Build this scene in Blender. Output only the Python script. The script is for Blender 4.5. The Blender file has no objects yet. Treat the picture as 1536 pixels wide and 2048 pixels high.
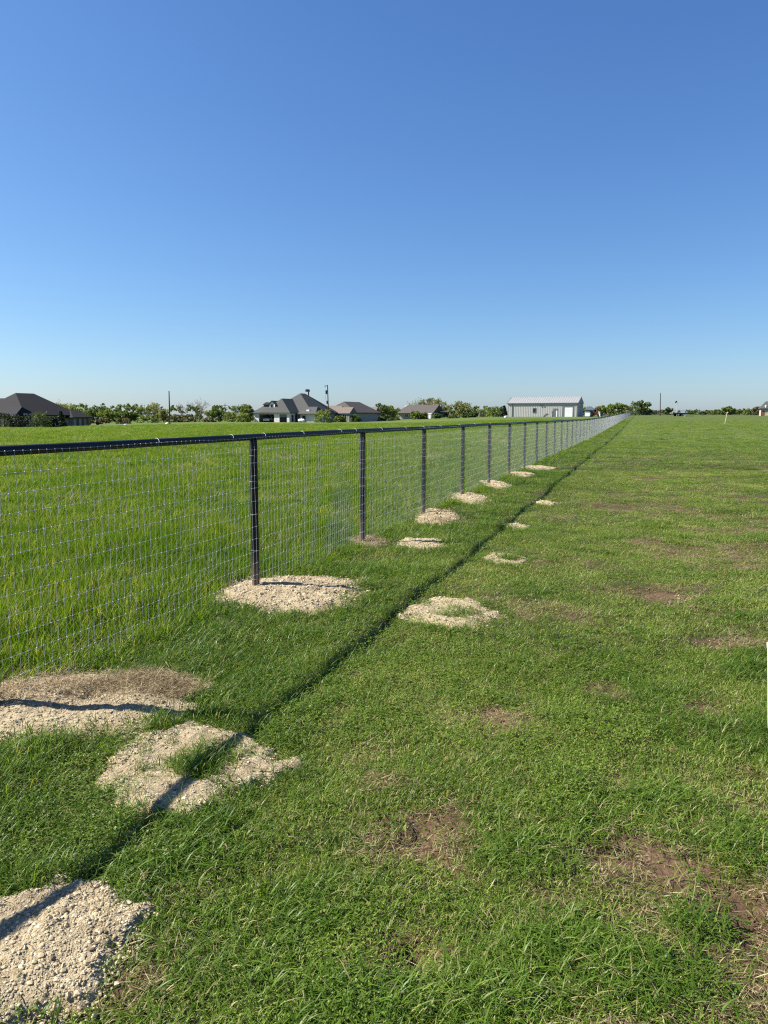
import bpy, bmesh, math, random
import numpy as np
from mathutils import Vector, Matrix

S = bpy.context.scene
COL = S.collection
rad = math.radians

# ------------------------------------------------------------------ camera
CAM_H = 1.364
F = 1420.0                       # focal length in pixels of the 1536 x 2048 photograph
PITCH = math.atan((1024 - 833) / F)
cam_d = bpy.data.cameras.new('camera')
cam_d.sensor_fit = 'VERTICAL'
cam_d.sensor_height = 34.6
cam_d.sensor_width = 25.95
cam_d.lens = 34.6 * F / 2048
cam_d.clip_start = 0.05
cam_d.clip_end = 8000
cam = bpy.data.objects.new('camera', cam_d)
COL.objects.link(cam)
cam.location = (0, 0, CAM_H)
cam.rotation_euler = (math.pi / 2 - PITCH, 0, 0)
S.camera = cam

# ------------------------------------------------------------------ light
SUN = Vector((-1.335, 0.13, 1.193)).normalized()
ELEV = math.asin(SUN.z)
AZ = math.atan2(SUN.x, SUN.y)    # from +Y, clockwise seen from above
W = bpy.data.worlds.new('World'); S.world = W
W.use_nodes = True
wn = W.node_tree.nodes; wl = W.node_tree.links
bg = wn.get('Background') or wn.new('ShaderNodeBackground')
sky = wn.new('ShaderNodeTexSky'); sky.sky_type = 'NISHITA'
sky.sun_disc = False
sky.sun_elevation = ELEV
sky.sun_rotation = AZ
sky.altitude = 0
sky.air_density = 1.0
sky.dust_density = 0.5
sky.ozone_density = 5.0
# the phone's colour response to a clear sky, the same all over the dome
sr = wn.new('ShaderNodeSeparateColor'); sc_ = wn.new('ShaderNodeCombineColor')
wl.new(sky.outputs[0], sr.inputs[0])
for ch, (gain, gam) in enumerate(((0.752, 1.12), (1.0, 1.014), (1.66, 0.81))):
    pw = wn.new('ShaderNodeMath'); pw.operation = 'POWER'; pw.inputs[1].default_value = gam
    ml = wn.new('ShaderNodeMath'); ml.operation = 'MULTIPLY'; ml.inputs[1].default_value = gain
    wl.new(sr.outputs[ch], pw.inputs[0]); wl.new(pw.outputs[0], ml.inputs[0]); wl.new(ml.outputs[0], sc_.inputs[ch])
wl.new(sc_.outputs[0], bg.inputs['Color'])
bg.inputs['Strength'].default_value = 0.05
sun_d = bpy.data.lights.new('sun', 'SUN')
sun_d.energy = 5.0
sun_d.angle = rad(0.53)
sun_d.color = (1.0, 0.95, 0.86)
sun = bpy.data.objects.new('sun', sun_d); COL.objects.link(sun)
sun.rotation_euler = (-SUN).to_track_quat('-Z', 'Y').to_euler()
S.view_settings.view_transform = 'Standard'
S.view_settings.look = 'None'
S.view_settings.exposure = 1.32
S.view_settings.gamma = 1.0
S.view_settings.use_curve_mapping = False
S.render.engine = 'CYCLES'
S.cycles.max_bounces = 8
S.cycles.diffuse_bounces = 3
S.cycles.glossy_bounces = 3
S.cycles.transmission_bounces = 4
S.cycles.transparent_max_bounces = 8
S.cycles.use_denoising = False
S.cycles.pixel_filter_type = 'BLACKMAN_HARRIS'
S.cycles.filter_width = 1.2

# ------------------------------------------------------------------ helpers: picture rays, noise, terrain
sP, cP = math.sin(PITCH), math.cos(PITCH)
def at(px, py, Y):
    """the point at ground distance Y seen at photo pixel px, py"""
    x = (px - 768) / F; u = -(py - 1024) / F
    dy = cP + u * sP; dz = u * cP - sP
    t = Y / dy
    return Vector((x * t, Y, CAM_H + dz * t))
def onground(px, py):
    x = (px - 768) / F; u = -(py - 1024) / F
    dy = cP + u * sP; dz = u * cP - sP
    t = -CAM_H / dz
    return Vector((x * t, dy * t, 0))

def _hash(ix, iy, seed):
    h = (ix.astype(np.int64) * 374761393 + iy.astype(np.int64) * 668265263 + seed * 1274126177) & 0xFFFFFFFF
    h = ((h ^ (h >> 13)) * 1274126177) & 0xFFFFFFFF
    h = h ^ (h >> 16)
    return (h & 0xFFFFFF) / float(0xFFFFFF)
def vnoise(x, y, seed=0):
    x = np.asarray(x, float); y = np.asarray(y, float)
    ix = np.floor(x); iy = np.floor(y)
    fx = x - ix; fy = y - iy
    fx = fx * fx * (3 - 2 * fx); fy = fy * fy * (3 - 2 * fy)
    a = _hash(ix, iy, seed); b = _hash(ix + 1, iy, seed)
    c = _hash(ix, iy + 1, seed); d = _hash(ix + 1, iy + 1, seed)
    return (a * (1 - fx) + b * fx) * (1 - fy) + (c * (1 - fx) + d * fx) * fy
def fbm(x, y, octv=4, seed=0):
    s = 0; a = 0.5; n = 0
    for k in range(octv):
        s = s + a * vnoise(np.asarray(x) * 2 ** k + 17.3 * k, np.asarray(y) * 2 ** k - 9.1 * k, seed + k)
        n += a; a *= 0.5
    return s / n
def sstep(a, b, x):
    t = np.clip((np.asarray(x, float) - a) / (b - a), 0, 1)
    return t * t * (3 - 2 * t)

def gz(x, y):
    x = np.asarray(x, float); y = np.asarray(y, float)
    D = np.maximum(y, 5.0)
    d = np.clip(D - 35, 0, 232)
    r = x / D
    z = 0.0098 * d * d / (d + 25) * sstep(-0.05, 0.22, r)
    z = z - 0.5 * sstep(-0.22, -0.48, r) * sstep(60, 125, D)
    near = 1 - sstep(30, 70, np.hypot(x, y))
    z = z + near * ((fbm(x / 1.7, y / 1.7, 3, 5) - 0.5) * 0.075 + (fbm(x / 0.28, y / 0.28, 2, 11) - 0.5) * 0.03)
    return z
def gz1(x, y): return float(gz(np.array([x]), np.array([y]))[0])

# fence line
FB = onground(512, 1178)
_v = (at(1280, 833, 1000) - at(768, 833, 1000)); _d = Vector((_v.x, 1000, 0)).normalized()
FDIR = _d
FNRM = Vector((FDIR.y, -FDIR.x, 0))          # to the camera's (lawn) side
def fdist(x, y):
    """signed distance from the fence line, positive on the lawn side"""
    return (np.asarray(x) - FB.x) * FNRM.x + (np.asarray(y) - FB.y) * FNRM.y

# ------------------------------------------------------------------ helpers: objects, meshes
def tag(o, label=None, cat=None, group=None, kind=None):
    if label: o['label'] = label
    if cat: o['category'] = cat
    if group: o['group'] = group
    if kind: o['kind'] = kind
    return o
def thing(name, label, cat, loc=(0, 0, 0), rz=0, group=None):
    o = bpy.data.objects.new(name, None); COL.objects.link(o)
    o.location = loc; o.rotation_euler = (0, 0, rz)
    o.empty_display_size = 0.2
    return tag(o, label, cat, group)

class MB:
    def __init__(s): s.v = []; s.f = []; s.sm = []
    def add(s, vs, fs, smooth=False):
        b = len(s.v); s.v += [tuple(p) for p in vs]
        s.f += [tuple(i + b for i in f) for f in fs]; s.sm += [smooth] * len(fs)
    def box(s, x0, x1, y0, y1, z0, z1):
        s.add([(x0, y0, z0), (x1, y0, z0), (x1, y1, z0), (x0, y1, z0), (x0, y0, z1), (x1, y0, z1), (x1, y1, z1), (x0, y1, z1)],
              [(0, 3, 2, 1), (4, 5, 6, 7), (0, 1, 5, 4), (1, 2, 6, 5), (2, 3, 7, 6), (3, 0, 4, 7)])
    def prism(s, prof, axis, a0, a1):
        """2-D profile extruded along axis 'x' or 'y' ('z')"""
        n = len(prof); vs = []
        for a in (a0, a1):
            for p, q in prof:
                vs.append((a, p, q) if axis == 'x' else (p, a, q) if axis == 'y' else (p, q, a))
        fs = [tuple(range(n)), tuple(range(2 * n - 1, n - 1, -1))]
        fs += [(i, i + n, (i + 1) % n + n, (i + 1) % n) for i in range(n)]
        s.add(vs, fs)
    def tube(s, pts, r, n=8, caps=True):
        pts = [Vector(p) for p in pts]; k = len(pts)
        rs = r if hasattr(r, '__len__') else [r] * k
        vs = []
        for i, p in enumerate(pts):
            t = (pts[min(i + 1, k - 1)] - pts[max(i - 1, 0)]).normalized()
            a = t.cross(Vector((0, 0, 1)))
            if a.length < 0.05: a = t.cross(Vector((0, 1, 0)))
            a.normalize(); b = t.cross(a)
            for j in range(n):
                w = 2 * math.pi * j / n
                vs.append(p + (a * math.cos(w) + b * math.sin(w)) * rs[i])
        fs = [(i * n + j, i * n + (j + 1) % n, (i + 1) * n + (j + 1) % n, (i + 1) * n + j) for i in range(k - 1) for j in range(n)]
        s.add(vs, fs, True)
        if caps: s.add(vs[:n], [tuple(range(n))]); s.add(vs[-n:], [tuple(range(n))[::-1]])
    def mesh(s, name, mat=None):
        m = bpy.data.meshes.new(name); m.from_pydata(s.v, [], s.f)
        if mat: m.materials.append(mat)
        m.polygons.foreach_set('use_smooth', s.sm)
        m.update(); return m
    def build(s, name, mat=None, parent=None, kind=None):
        bm = s.mesh(name, mat)
        b2 = bmesh.new(); b2.from_mesh(bm); bmesh.ops.recalc_face_normals(b2, faces=b2.faces[:]); b2.to_mesh(bm); b2.free()
        o = bpy.data.objects.new(name, bm); COL.objects.link(o)
        if parent: o.parent = parent
        if kind: o['kind'] = kind
        return o

def np_mesh(name, V, loops, sizes, mat=None, smooth=False):
    """fast mesh from numpy arrays"""
    m = bpy.data.meshes.new(name)
    V = np.ascontiguousarray(V, np.float32); loops = np.ascontiguousarray(loops, np.int32)
    sizes = np.ascontiguousarray(sizes, np.int32)
    m.vertices.add(len(V)); m.vertices.foreach_set('co', V.ravel())
    m.loops.add(len(loops)); m.loops.foreach_set('vertex_index', loops)
    m.polygons.add(len(sizes))
    st = np.zeros(len(sizes), np.int32); st[1:] = np.cumsum(sizes)[:-1]
    m.polygons.foreach_set('loop_start', st)
    m.polygons.foreach_set('loop_total', sizes)
    m.polygons.foreach_set('use_smooth', np.full(len(sizes), smooth))
    if mat: m.materials.append(mat)
    m.update(calc_edges=True); m.validate()
    return m
def link(name, mesh, parent=None, kind=None):
    o = bpy.data.objects.new(name, mesh); COL.objects.link(o)
    if parent: o.parent = parent
    if kind: o['kind'] = kind
    return o
def attr(m, name, vals, typ='FLOAT', dom='POINT'):
    a = m.attributes.new(name, typ, dom)
    key = 'vector' if typ == 'FLOAT_VECTOR' else 'value'
    a.data.foreach_set(key, np.ascontiguousarray(vals).ravel())

# ------------------------------------------------------------------ helpers: materials
class NT:
    def __init__(s, name):
        s.m = bpy.data.materials.new(name); s.m.use_nodes = True
        s.t = s.m.node_tree; s.t.nodes.clear()
        s.out = s.n('ShaderNodeOutputMaterial')
    def n(s, typ, **kw):
        nd = s.t.nodes.new(typ)
        for k, v in kw.items(): setattr(nd, k, v)
        return nd
    def l(s, a, b): s.t.links.new(a, b)
    def noise(s, scale, detail=4, rough=0.55, vec=None, dist=0):
        nd = s.n('ShaderNodeTexNoise'); nd.inputs['Scale'].default_value = scale
        nd.inputs['Detail'].default_value = detail; nd.inputs['Roughness'].default_value = rough
        nd.inputs['Distortion'].default_value = dist
        if vec is not None: s.l(vec, nd.inputs['Vector'])
        return nd.outputs['Fac']
    def ramp(s, fac, stops):
        nd = s.n('ShaderNodeValToRGB'); cr = nd.color_ramp
        while len(cr.elements) < len(stops): cr.elements.new(0.5)
        for e, (p, c) in zip(cr.elements, stops):
            e.position = p; e.color = (c[0], c[1], c[2], 1) if hasattr(c, '__len__') else (c, c, c, 1)
        s.l(fac, nd.inputs[0]); return nd.outputs[0]
    def mix(s, fac, a, b, mode='MIX'):
        nd = s.n('ShaderNodeMix', data_type='RGBA', blend_type=mode)
        for sock, v in ((nd.inputs['Factor'], fac), (nd.inputs[6], a), (nd.inputs[7], b)):
            if hasattr(v, 'links') or isinstance(v, bpy.types.NodeSocket): s.l(v, sock)
            elif hasattr(v, '__len__'): sock.default_value = (v[0], v[1], v[2], 1)
            else: sock.default_value = v
        return nd.outputs[2]
    def math(s, op, a, b=0.0, clamp=False):
        nd = s.n('ShaderNodeMath', operation=op, use_clamp=clamp)
        for sock, v in ((nd.inputs[0], a), (nd.inputs[1], b)):
            if isinstance(v, bpy.types.NodeSocket): s.l(v, sock)
            else: sock.default_value = v
        return nd.outputs[0]
    def attr(s, name):
        return s.n('ShaderNodeAttribute', attribute_name=name).outputs['Fac']
    def pos(s): return s.n('ShaderNodeNewGeometry').outputs['Position']
    def obj(s): return s.n('ShaderNodeTexCoord').outputs['Object']
    def bump(s, h, strength=0.5, dist=0.01):
        nd = s.n('ShaderNodeBump'); nd.inputs['Strength'].default_value = strength
        nd.inputs['Distance'].default_value = dist; s.l(h, nd.inputs['Height']); return nd.outputs[0]
    def bsdf(s, col, rough=0.8, metal=0.0, spec=0.3, normal=None):
        nd = s.n('ShaderNodeBsdfPrincipled')
        if isinstance(col, bpy.types.NodeSocket): s.l(col, nd.inputs['Base Color'])
        else: nd.inputs['Base Color'].default_value = (*col, 1)
        if isinstance(rough, bpy.types.NodeSocket): s.l(rough, nd.inputs['Roughness'])
        else: nd.inputs['Roughness'].default_value = rough
        nd.inputs['Metallic'].default_value = metal
        nd.inputs['Specular IOR Level'].default_value = spec
        if normal is not None: s.l(normal, nd.inputs['Normal'])
        return nd
    def done(s, sh):
        s.l(sh.outputs[0] if hasattr(sh, 'outputs') else sh, s.out.inputs['Surface']); return s.m

def plain(name, col, rough=0.7, metal=0.0, spec=0.3, var=0.25, scale=3.0, bump=0.0):
    t = NT(name); o = t.obj()
    nz = t.noise(scale, 5, 0.6, o)
    c = t.mix(nz, tuple(x * (1 - var) for x in col), tuple(min(1, x * (1 + var)) for x in col))
    nrm = t.bump(t.noise(scale * 8, 4, 0.6, o), bump, 0.02) if bump else None
    return t.done(t.bsdf(c, rough, metal, spec, nrm))

def blade_mat(name, dark, mid, light, dry, dryamt=0.25, trans=0.4, rough=0.42, spec=0.35, big=0.45, streak=0.0):
    """grass and leaf: per-blade tint, per-instance tint, wide patches of dry and lush, light through the blade"""
    t = NT(name)
    tint = t.attr('tint')
    rnd = t.n('ShaderNodeObjectInfo').outputs['Random']
    p = t.pos()
    big_n = t.noise(big, 4, 0.6, p)
    if streak:      # mower passes run along the fence
        mp = t.n('ShaderNodeMapping'); mp.inputs['Rotation'].default_value = (0, 0, rad(20)); mp.inputs['Scale'].default_value = (1.5, 0.10, 1)
        t.l(p, mp.inputs[0]); sn = t.noise(1.0, 3, 0.6, mp.outputs[0])
        big_n = t.math('ADD', t.math('MULTIPLY', big_n, 1.0 - streak), t.math('MULTIPLY', sn, streak))
    f = t.math('ADD', t.math('MULTIPLY', tint, 0.55), t.math('MULTIPLY', rnd, 0.35))
    f = t.math('ADD', f, t.math('MULTIPLY', t.math('SUBTRACT', big_n, 0.5), 1.1), True)
    c = t.ramp(f, [(0.0, dark), (0.45, mid), (0.9, light)])
    d = t.math('GREATER_THAN', t.math('ADD', t.math('MULTIPLY', tint, 0.75), t.math('MULTIPLY', big_n, 0.5)), 1.0 - dryamt)
    c = t.mix(t.math('MULTIPLY', d, 0.85), c, dry)
    b = t.bsdf(c, rough, 0, spec)
    tr = t.n('ShaderNodeBsdfTranslucent')
    t.l(t.mix(1.0, c, (1.25, 1.2, 0.55), 'MULTIPLY'), tr.inputs['Color'])
    mx = t.n('ShaderNodeMixShader'); mx.inputs[0].default_value = trans
    t.l(b.outputs[0], mx.inputs[1]); t.l(tr.outputs[0], mx.inputs[2])
    return t.done(mx)

M = {}
M['lawn'] = blade_mat('lawn_blade', (0.046, 0.086, 0.008), (0.150, 0.238, 0.027), (0.335, 0.425, 0.085), (0.42, 0.36, 0.18), 0.13, trans=0.45, spec=0.22, rough=0.42, streak=0.4)
M['clover'] = blade_mat('clover_leaf', (0.050, 0.096, 0.009), (0.128, 0.206, 0.024), (0.250, 0.330, 0.062), (0.26, 0.23, 0.08), 0.03, trans=0.45, spec=0.18, rough=0.45)
M['long'] = blade_mat('long_blade', (0.036, 0.080, 0.006), (0.094, 0.170, 0.017), (0.205, 0.285, 0.050), (0.34, 0.30, 0.13), 0.05, trans=0.45, spec=0.26, rough=0.42)
M['pasture'] = blade_mat('pasture_blade', (0.048, 0.110, 0.004), (0.085, 0.165, 0.006), (0.155, 0.230, 0.020), (0.30, 0.29, 0.10), 0.07, trans=0.5, spec=0.06, rough=0.55, big=0.7)
M['straw'] = blade_mat('straw_blade', (0.12, 0.080, 0.040), (0.22, 0.16, 0.085), (0.35, 0.275, 0.155), (0.43, 0.355, 0.21), 0.2, trans=0.2, rough=0.6, spec=0.15)
M['seed'] = blade_mat('seed_stalk', (0.17, 0.19, 0.06), (0.27, 0.28, 0.11), (0.37, 0.36, 0.18), (0.42, 0.39, 0.22), 0.2, trans=0.3, rough=0.6, spec=0.15)
# ------------------------------------------------------------------ piles of limestone spoil and bare spots (places on the ground)
# photo pixels x0, x1, y0, y1 -> world ellipse; h height; ring: grass in the middle
PILES = []
def pile_def(x0, x1, y0, y1, h, ring, label, straw=0.0, stones=0, seed=0, clod=1.0, dark=0.0):
    a = onground((x0 + x1) / 2, y0); b = onground((x0 + x1) / 2, y1)
    c = (a + b) / 2; ym = c.y
    l = onground(x0, (y0 + y1) / 2); r = onground(x1, (y0 + y1) / 2)
    PILES.append(dict(cx=(l.x + r.x) / 2, cy=ym, rx=abs(r.x - l.x) / 2, ry=abs(a.y - b.y) / 2, h=h, ring=ring,
                      label=label, straw=straw, stones=stones, seed=seed, clod=clod, dark=dark))
pile_def(-170, 436, 1346, 1488, 0.035, 0, 'wide pale gravel spoil strewn with straw at the left edge, crossed by a post shadow', 1.0, 9000, 3, 1.0)
pile_def(175, 572, 1448, 1640, 0.022, 1, 'pale limestone patch with a grass tuft in its middle, crossed by the rail shadow', 0.1, 8000, 7, 0.75)
pile_def(-330, 250, 1745, 2150, 0.045, 0, 'large pale limestone mound with loose clods in the bottom left corner', 0.1, 17000, 12, 0.75)
pile_def(432, 742, 1150, 1230, 0.035, 0, 'tan gravel spoil round the nearest full fence post', 0.15, 5200, 21, 1.1)
pile_def(796, 1012, 1201, 1264, 0.016, 1, 'pale limestone ring round a grassy hole, out on the lawn right of the rail shadow', 0.1, 2600, 26, 0.8)
pile_def(684, 784, 1069, 1099, 0.04, 0, 'small heap of dark soil and straw round the second fence post', 0.5, 900, 31, 1.0, 0.6)
pile_def(792, 896, 1073, 1103, 0.025, 0, 'small tan spoil patch just right of the dark soil at the second fence post', 0.2, 1500, 36, 1.0)
pile_def(968, 1054, 1108, 1135, 0.014, 1, 'thin tan crescent of spoil on the lawn beyond the limestone ring', 0.4, 600, 33)
pile_def(822, 928, 1018, 1049, 0.035, 0, 'pale spoil heap round the third fence post', 0.1, 1000, 38)
pile_def(898, 978, 984, 1007, 0.035, 0, 'pale spoil heap round the fourth fence post', 0.1, 700, 41)
pile_def(960, 1024, 961, 979, 0.035, 0, 'pale spoil heap round the fifth fence post', 0.1, 400, 44)
pile_def(1004, 1074, 945, 955, 0.03, 0, 'low pale spoil heap round the sixth fence post', 0.1, 250, 47)
pile_def(1040, 1112, 931, 940, 0.03, 0, 'low pale spoil strip at the seventh fence post', 0.1, 200, 50)
pile_def(1006, 1062, 1047, 1061, 0.010, 1, 'faint remains of spoil in the lawn just right of the rail shadow', 0.6, 140, 55)
pile_def(1068, 1114, 999, 1011, 0.010, 0, 'farthest faint spoil patch in the lawn right of the rail shadow', 0.6, 120, 58)

def pile_q(P, x, y):
    x = np.asarray(x, float); y = np.asarray(y, float)
    dx = (x - P['cx']) / P['rx']; dy = (y - P['cy']) / P['ry']
    ang = np.arctan2(dy, dx); s = P['seed']; r = np.hypot(dx, dy)
    w = 0.97 + 0.34 * (fbm(np.cos(ang) * 1.4 + s, np.sin(ang) * 1.4 - s, 3, s) - 0.5) * 2
    k = 0.16 * P['rx'] + .05
    rag = (fbm(x / k, y / k, 3, s + 5) - 0.5) * 0.50 + (fbm(x / 0.06, y / 0.06, 2, s + 6) - 0.5) * 0.20
    return r / w + rag * sstep(0.3, 0.9, r)
def pile_h(P, x, y):
    """height of the spoil over the ground: thin, level with the turf, feathering out at its edge"""
    q = pile_q(P, x, y); s = P['seed']; x = np.asarray(x, float); y = np.asarray(y, float)
    if P['ring']: prof = np.exp(-((q - 0.55) / 0.40) ** 2) * 0.7 + 0.3
    else: prof = np.clip(1 - q * q, 0, 1) ** 0.8
    lump = (fbm(x / 0.30, y / 0.30, 3, s + 1) - 0.42) * 1.1
    grit = (fbm(x / 0.045, y / 0.045, 3, s + 2) - 0.5) * 0.021 + (fbm(x / 0.014, y / 0.014, 2, s + 3) - 0.5) * 0.007
    edge = sstep(0.78, 1.12, q)
    return P['h'] * prof * (0.7 + 0.8 * lump) + grit * P['clod'] * (1 - edge) + 0.010 - edge * 0.034
def pile_cover(x, y):
    """0..1, how much of the ground is buried by spoil (grass does not grow through)"""
    x = np.asarray(x, float); y = np.asarray(y, float)
    m = np.zeros(np.shape(x))
    for P in PILES:
        q = pile_q(P, x, y)
        c = 1 - sstep(0.72, 1.06, q + (fbm(x / 0.09, y / 0.09, 2, 90 + P['seed']) - 0.5) * 0.25)
        if P['ring']:
            ox = 0.12 * P['rx']; e = np.hypot((x - P['cx'] - ox) / P['rx'], (y - P['cy']) / P['ry'])
            c = c * sstep(*((0.10, 0.34) if P['cy'] < 3.5 else (0.02, 0.5)), e + (fbm(x / 0.13, y / 0.13, 3, 91 + P['seed']) - 0.5) * 0.95)
        m = np.maximum(m, c)
    return m

BARE = []
def bare_def(px, py, wx, wy, k=1.0, hole=0.0):
    c = onground(px, py); l = onground(px - wx, py); n = onground(px, py + wy); f_ = onground(px, py - wy)
    BARE.append((c.x, c.y, abs(c.x - l.x), max(0.02, abs(f_.y - n.y) / 2), k, hole))
for b_ in [(1290, 1712, 120, 36), (1400, 1755, 125, 52), (1480, 1815, 90, 60), (1500, 1855, 70, 32), (1210, 1700, 70, 24), (1395, 1650, 40, 22),
           (850, 1645, 70, 34), (830, 1690, 85, 42), (880, 1730, 65, 28), (822, 1905, 60, 46, 1.5, 1.5), (1180, 1705, 50, 18, .8),
           (1225, 1383, 34, 14), (1400, 1412, 50, 13), (980, 1420, 45, 16), (715, 1500, 36, 16), (1440, 1290, 34, 9), (1330, 1197, 42, 9, .8),
           (1412, 1226, 30, 8), (905, 1505, 34, 14), (1322, 1490, 22, 14), (1520, 1545, 34, 15), (1530, 1625, 34, 14), (1000, 1455, 34, 12),
           (760, 1560, 34, 14, .8), (1380, 1470, 22, 12), (1240, 1560, 30, 12, .6), (1290, 1085, 30, 7, .8), (1340, 1015, 22, 5, .7),
           (640, 1960, 40, 18, .7), (1100, 1935, 36, 16, .8), (860, 1965, 40, 18, .7), (1470, 1600, 40, 14, .8), (250, 1960, 70, 36, .9), (340, 1770, 50, 18, .7),
           (1105, 1820, 40, 14, .6), (690, 1420, 30, 10, .5)]:
    bare_def(*b_)
def bare(x, y):
    x = np.asarray(x, float); y = np.asarray(y, float)
    n = fbm(x / 0.22, y / 0.22, 4, 70)
    m = np.zeros(x.shape)
    for cx, cy, rx, ry, k, hole in BARE:
        q = np.hypot((x - cx) / rx, (y - cy) / ry) / 1.18
        m = np.maximum(m, np.clip((1.35 - q) * k, 0, 1))
    m = np.clip(m * 2.4 + ((n - 0.5) * 2.4 + (fbm(x / 0.05, y / 0.05, 3, 71) - 0.5) * 1.8) * (m > 0), 0, 1)
    lawn = sstep(0.9, 2.6, fdist(x, y)) * (1 - sstep(16, 30, y))
    r = sstep(0.51, 0.67, fbm(x / 0.60, y / 0.60, 5, 77)) * 0.68
    return np.maximum(m, r * lawn)
def hole_z(x, y):
    z = np.zeros(np.shape(x))
    for cx, cy, rx, ry, k, hole in BARE:
        if hole: z = z - 0.13 * hole * (1 - sstep(0.2, 1.0, np.hypot((x - cx) / rx / 0.8, (y - cy) / ry / 0.9)))
        elif k >= 1: z = z - 0.018 * (1 - sstep(0.3, 1.2, np.hypot((x - cx) / rx, (y - cy) / ry)))
    return z

# ------------------------------------------------------------------ the ground: one sheet out to the horizon
def axis(lo, hi, step, out_lo, out_hi, g=1.12):
    a = list(np.arange(lo, hi + step / 2, step))
    s = step; v = a[-1]
    while v < out_hi: s *= g; v += s; a.append(v)
    s = step; v = a[0]; pre = []
    while v > out_lo: s *= g; v -= s; pre.append(v)
    return np.array(pre[::-1] + a)
gx = axis(-4.0, 4.6, 0.035, -4500, 4500, 1.055)
gy = axis(0.9, 9.0, 0.035, -1500, 6000, 1.045)
GX, GY = np.meshgrid(gx, gy)
fx, fy = GX.ravel(), GY.ravel()
far_drop = -14.0 * sstep(300, 2200, np.hypot(fx, fy)) - 0.0 * fx
GZv = gz(fx, fy) + hole_z(fx, fy) + far_drop
nx, ny = len(gx), len(gy)
ii = (np.arange(ny - 1)[:, None] * nx + np.arange(nx - 1)[None, :]).ravel()
quads = np.stack([ii, ii + 1, ii + 1 + nx, ii + nx], 1).ravel()

t = NT('field_soil_and_turf')
p = t.pos(); sep = t.n('ShaderNodeSeparateXYZ'); t.l(p, sep.inputs[0])
fine = t.noise(60, 4, 0.65, p); med = t.noise(6, 5, 0.6, p); wide = t.noise(0.35, 5, 0.6, p); huge = t.noise(0.05, 4, 0.55, p)
mp = t.n('ShaderNodeMapping'); mp.inputs['Rotation'].default_value = (0, 0, rad(20)); mp.inputs['Scale'].default_value = (1.0, 0.12, 1)
t.l(p, mp.inputs[0]); streak = t.noise(0.9, 4, 0.6, mp.outputs[0])
mp2 = t.n('ShaderNodeMapping'); mp2.inputs['Rotation'].default_value = (0, 0, rad(4)); mp2.inputs['Scale'].default_value = (0.03, 1.0, 1)
t.l(p, mp2.inputs[0]); streak2 = t.noise(0.22, 4, 0.6, mp2.outputs[0])
turf = t.ramp(fine, [(0.25, (0.016, 0.016, 0.006)), (0.5, (0.038, 0.034, 0.014)), (0.8, (0.085, 0.070, 0.033))])
lawn_far = t.ramp(t.math('ADD', t.math('MULTIPLY', wide, 0.5), t.math('MULTIPLY', streak, 0.5)), [(0.3, (0.044, 0.068, 0.011)), (0.5, (0.068, 0.092, 0.017)), (0.72, (0.105, 0.122, 0.034))])
past_far = t.ramp(t.math('ADD', t.math('MULTIPLY', streak2, 0.65), t.math('MULTIPLY', huge, 0.35)), [(0.30, (0.050, 0.086, 0.010)), (0.5, (0.078, 0.112, 0.018)), (0.70, (0.140, 0.155, 0.050))])
far_c = t.mix(t.attr('pasture'), lawn_far, past_far)
far_c = t.mix(0.55, far_c, t.mix(t.noise(3.0, 3, 0.7, p), (0.55, 0.6, 0.5), (1.4, 1.35, 1.5)), 'MULTIPLY')
c = t.mix(t.attr('far'), turf, far_c)
soil = t.ramp(t.math('ADD', t.math('MULTIPLY', fine, 0.5), t.math('MULTIPLY', med, 0.5)), [(0.3, (0.036, 0.021, 0.012)), (0.5, (0.085, 0.052, 0.030)), (0.72, (0.17, 0.115, 0.070))])
c = t.mix(t.attr('bare'), c, soil)
nrm = t.bump(t.math('ADD', fine, t.math('MULTIPLY', med, 2.0)), 0.8, 0.012)
M['ground'] = t.done(t.bsdf(c, 0.92, 0, 0.15, nrm))
gm = np_mesh('ground', np.stack([fx, fy, GZv], 1), quads, np.full(len(ii), 4), M['ground'], True)
attr(gm, 'bare', bare(fx, fy).astype(np.float32))
attr(gm, 'pasture', (1 - sstep(-0.3, 0.3, fdist(fx, fy))).astype(np.float32))
attr(gm, 'far', sstep(14, 55, np.hypot(fx, fy)).astype(np.float32))
ground = link('ground', gm); tag(ground, 'mown lawn and taller pasture running level to the horizon', None, None, 'structure')

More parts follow.
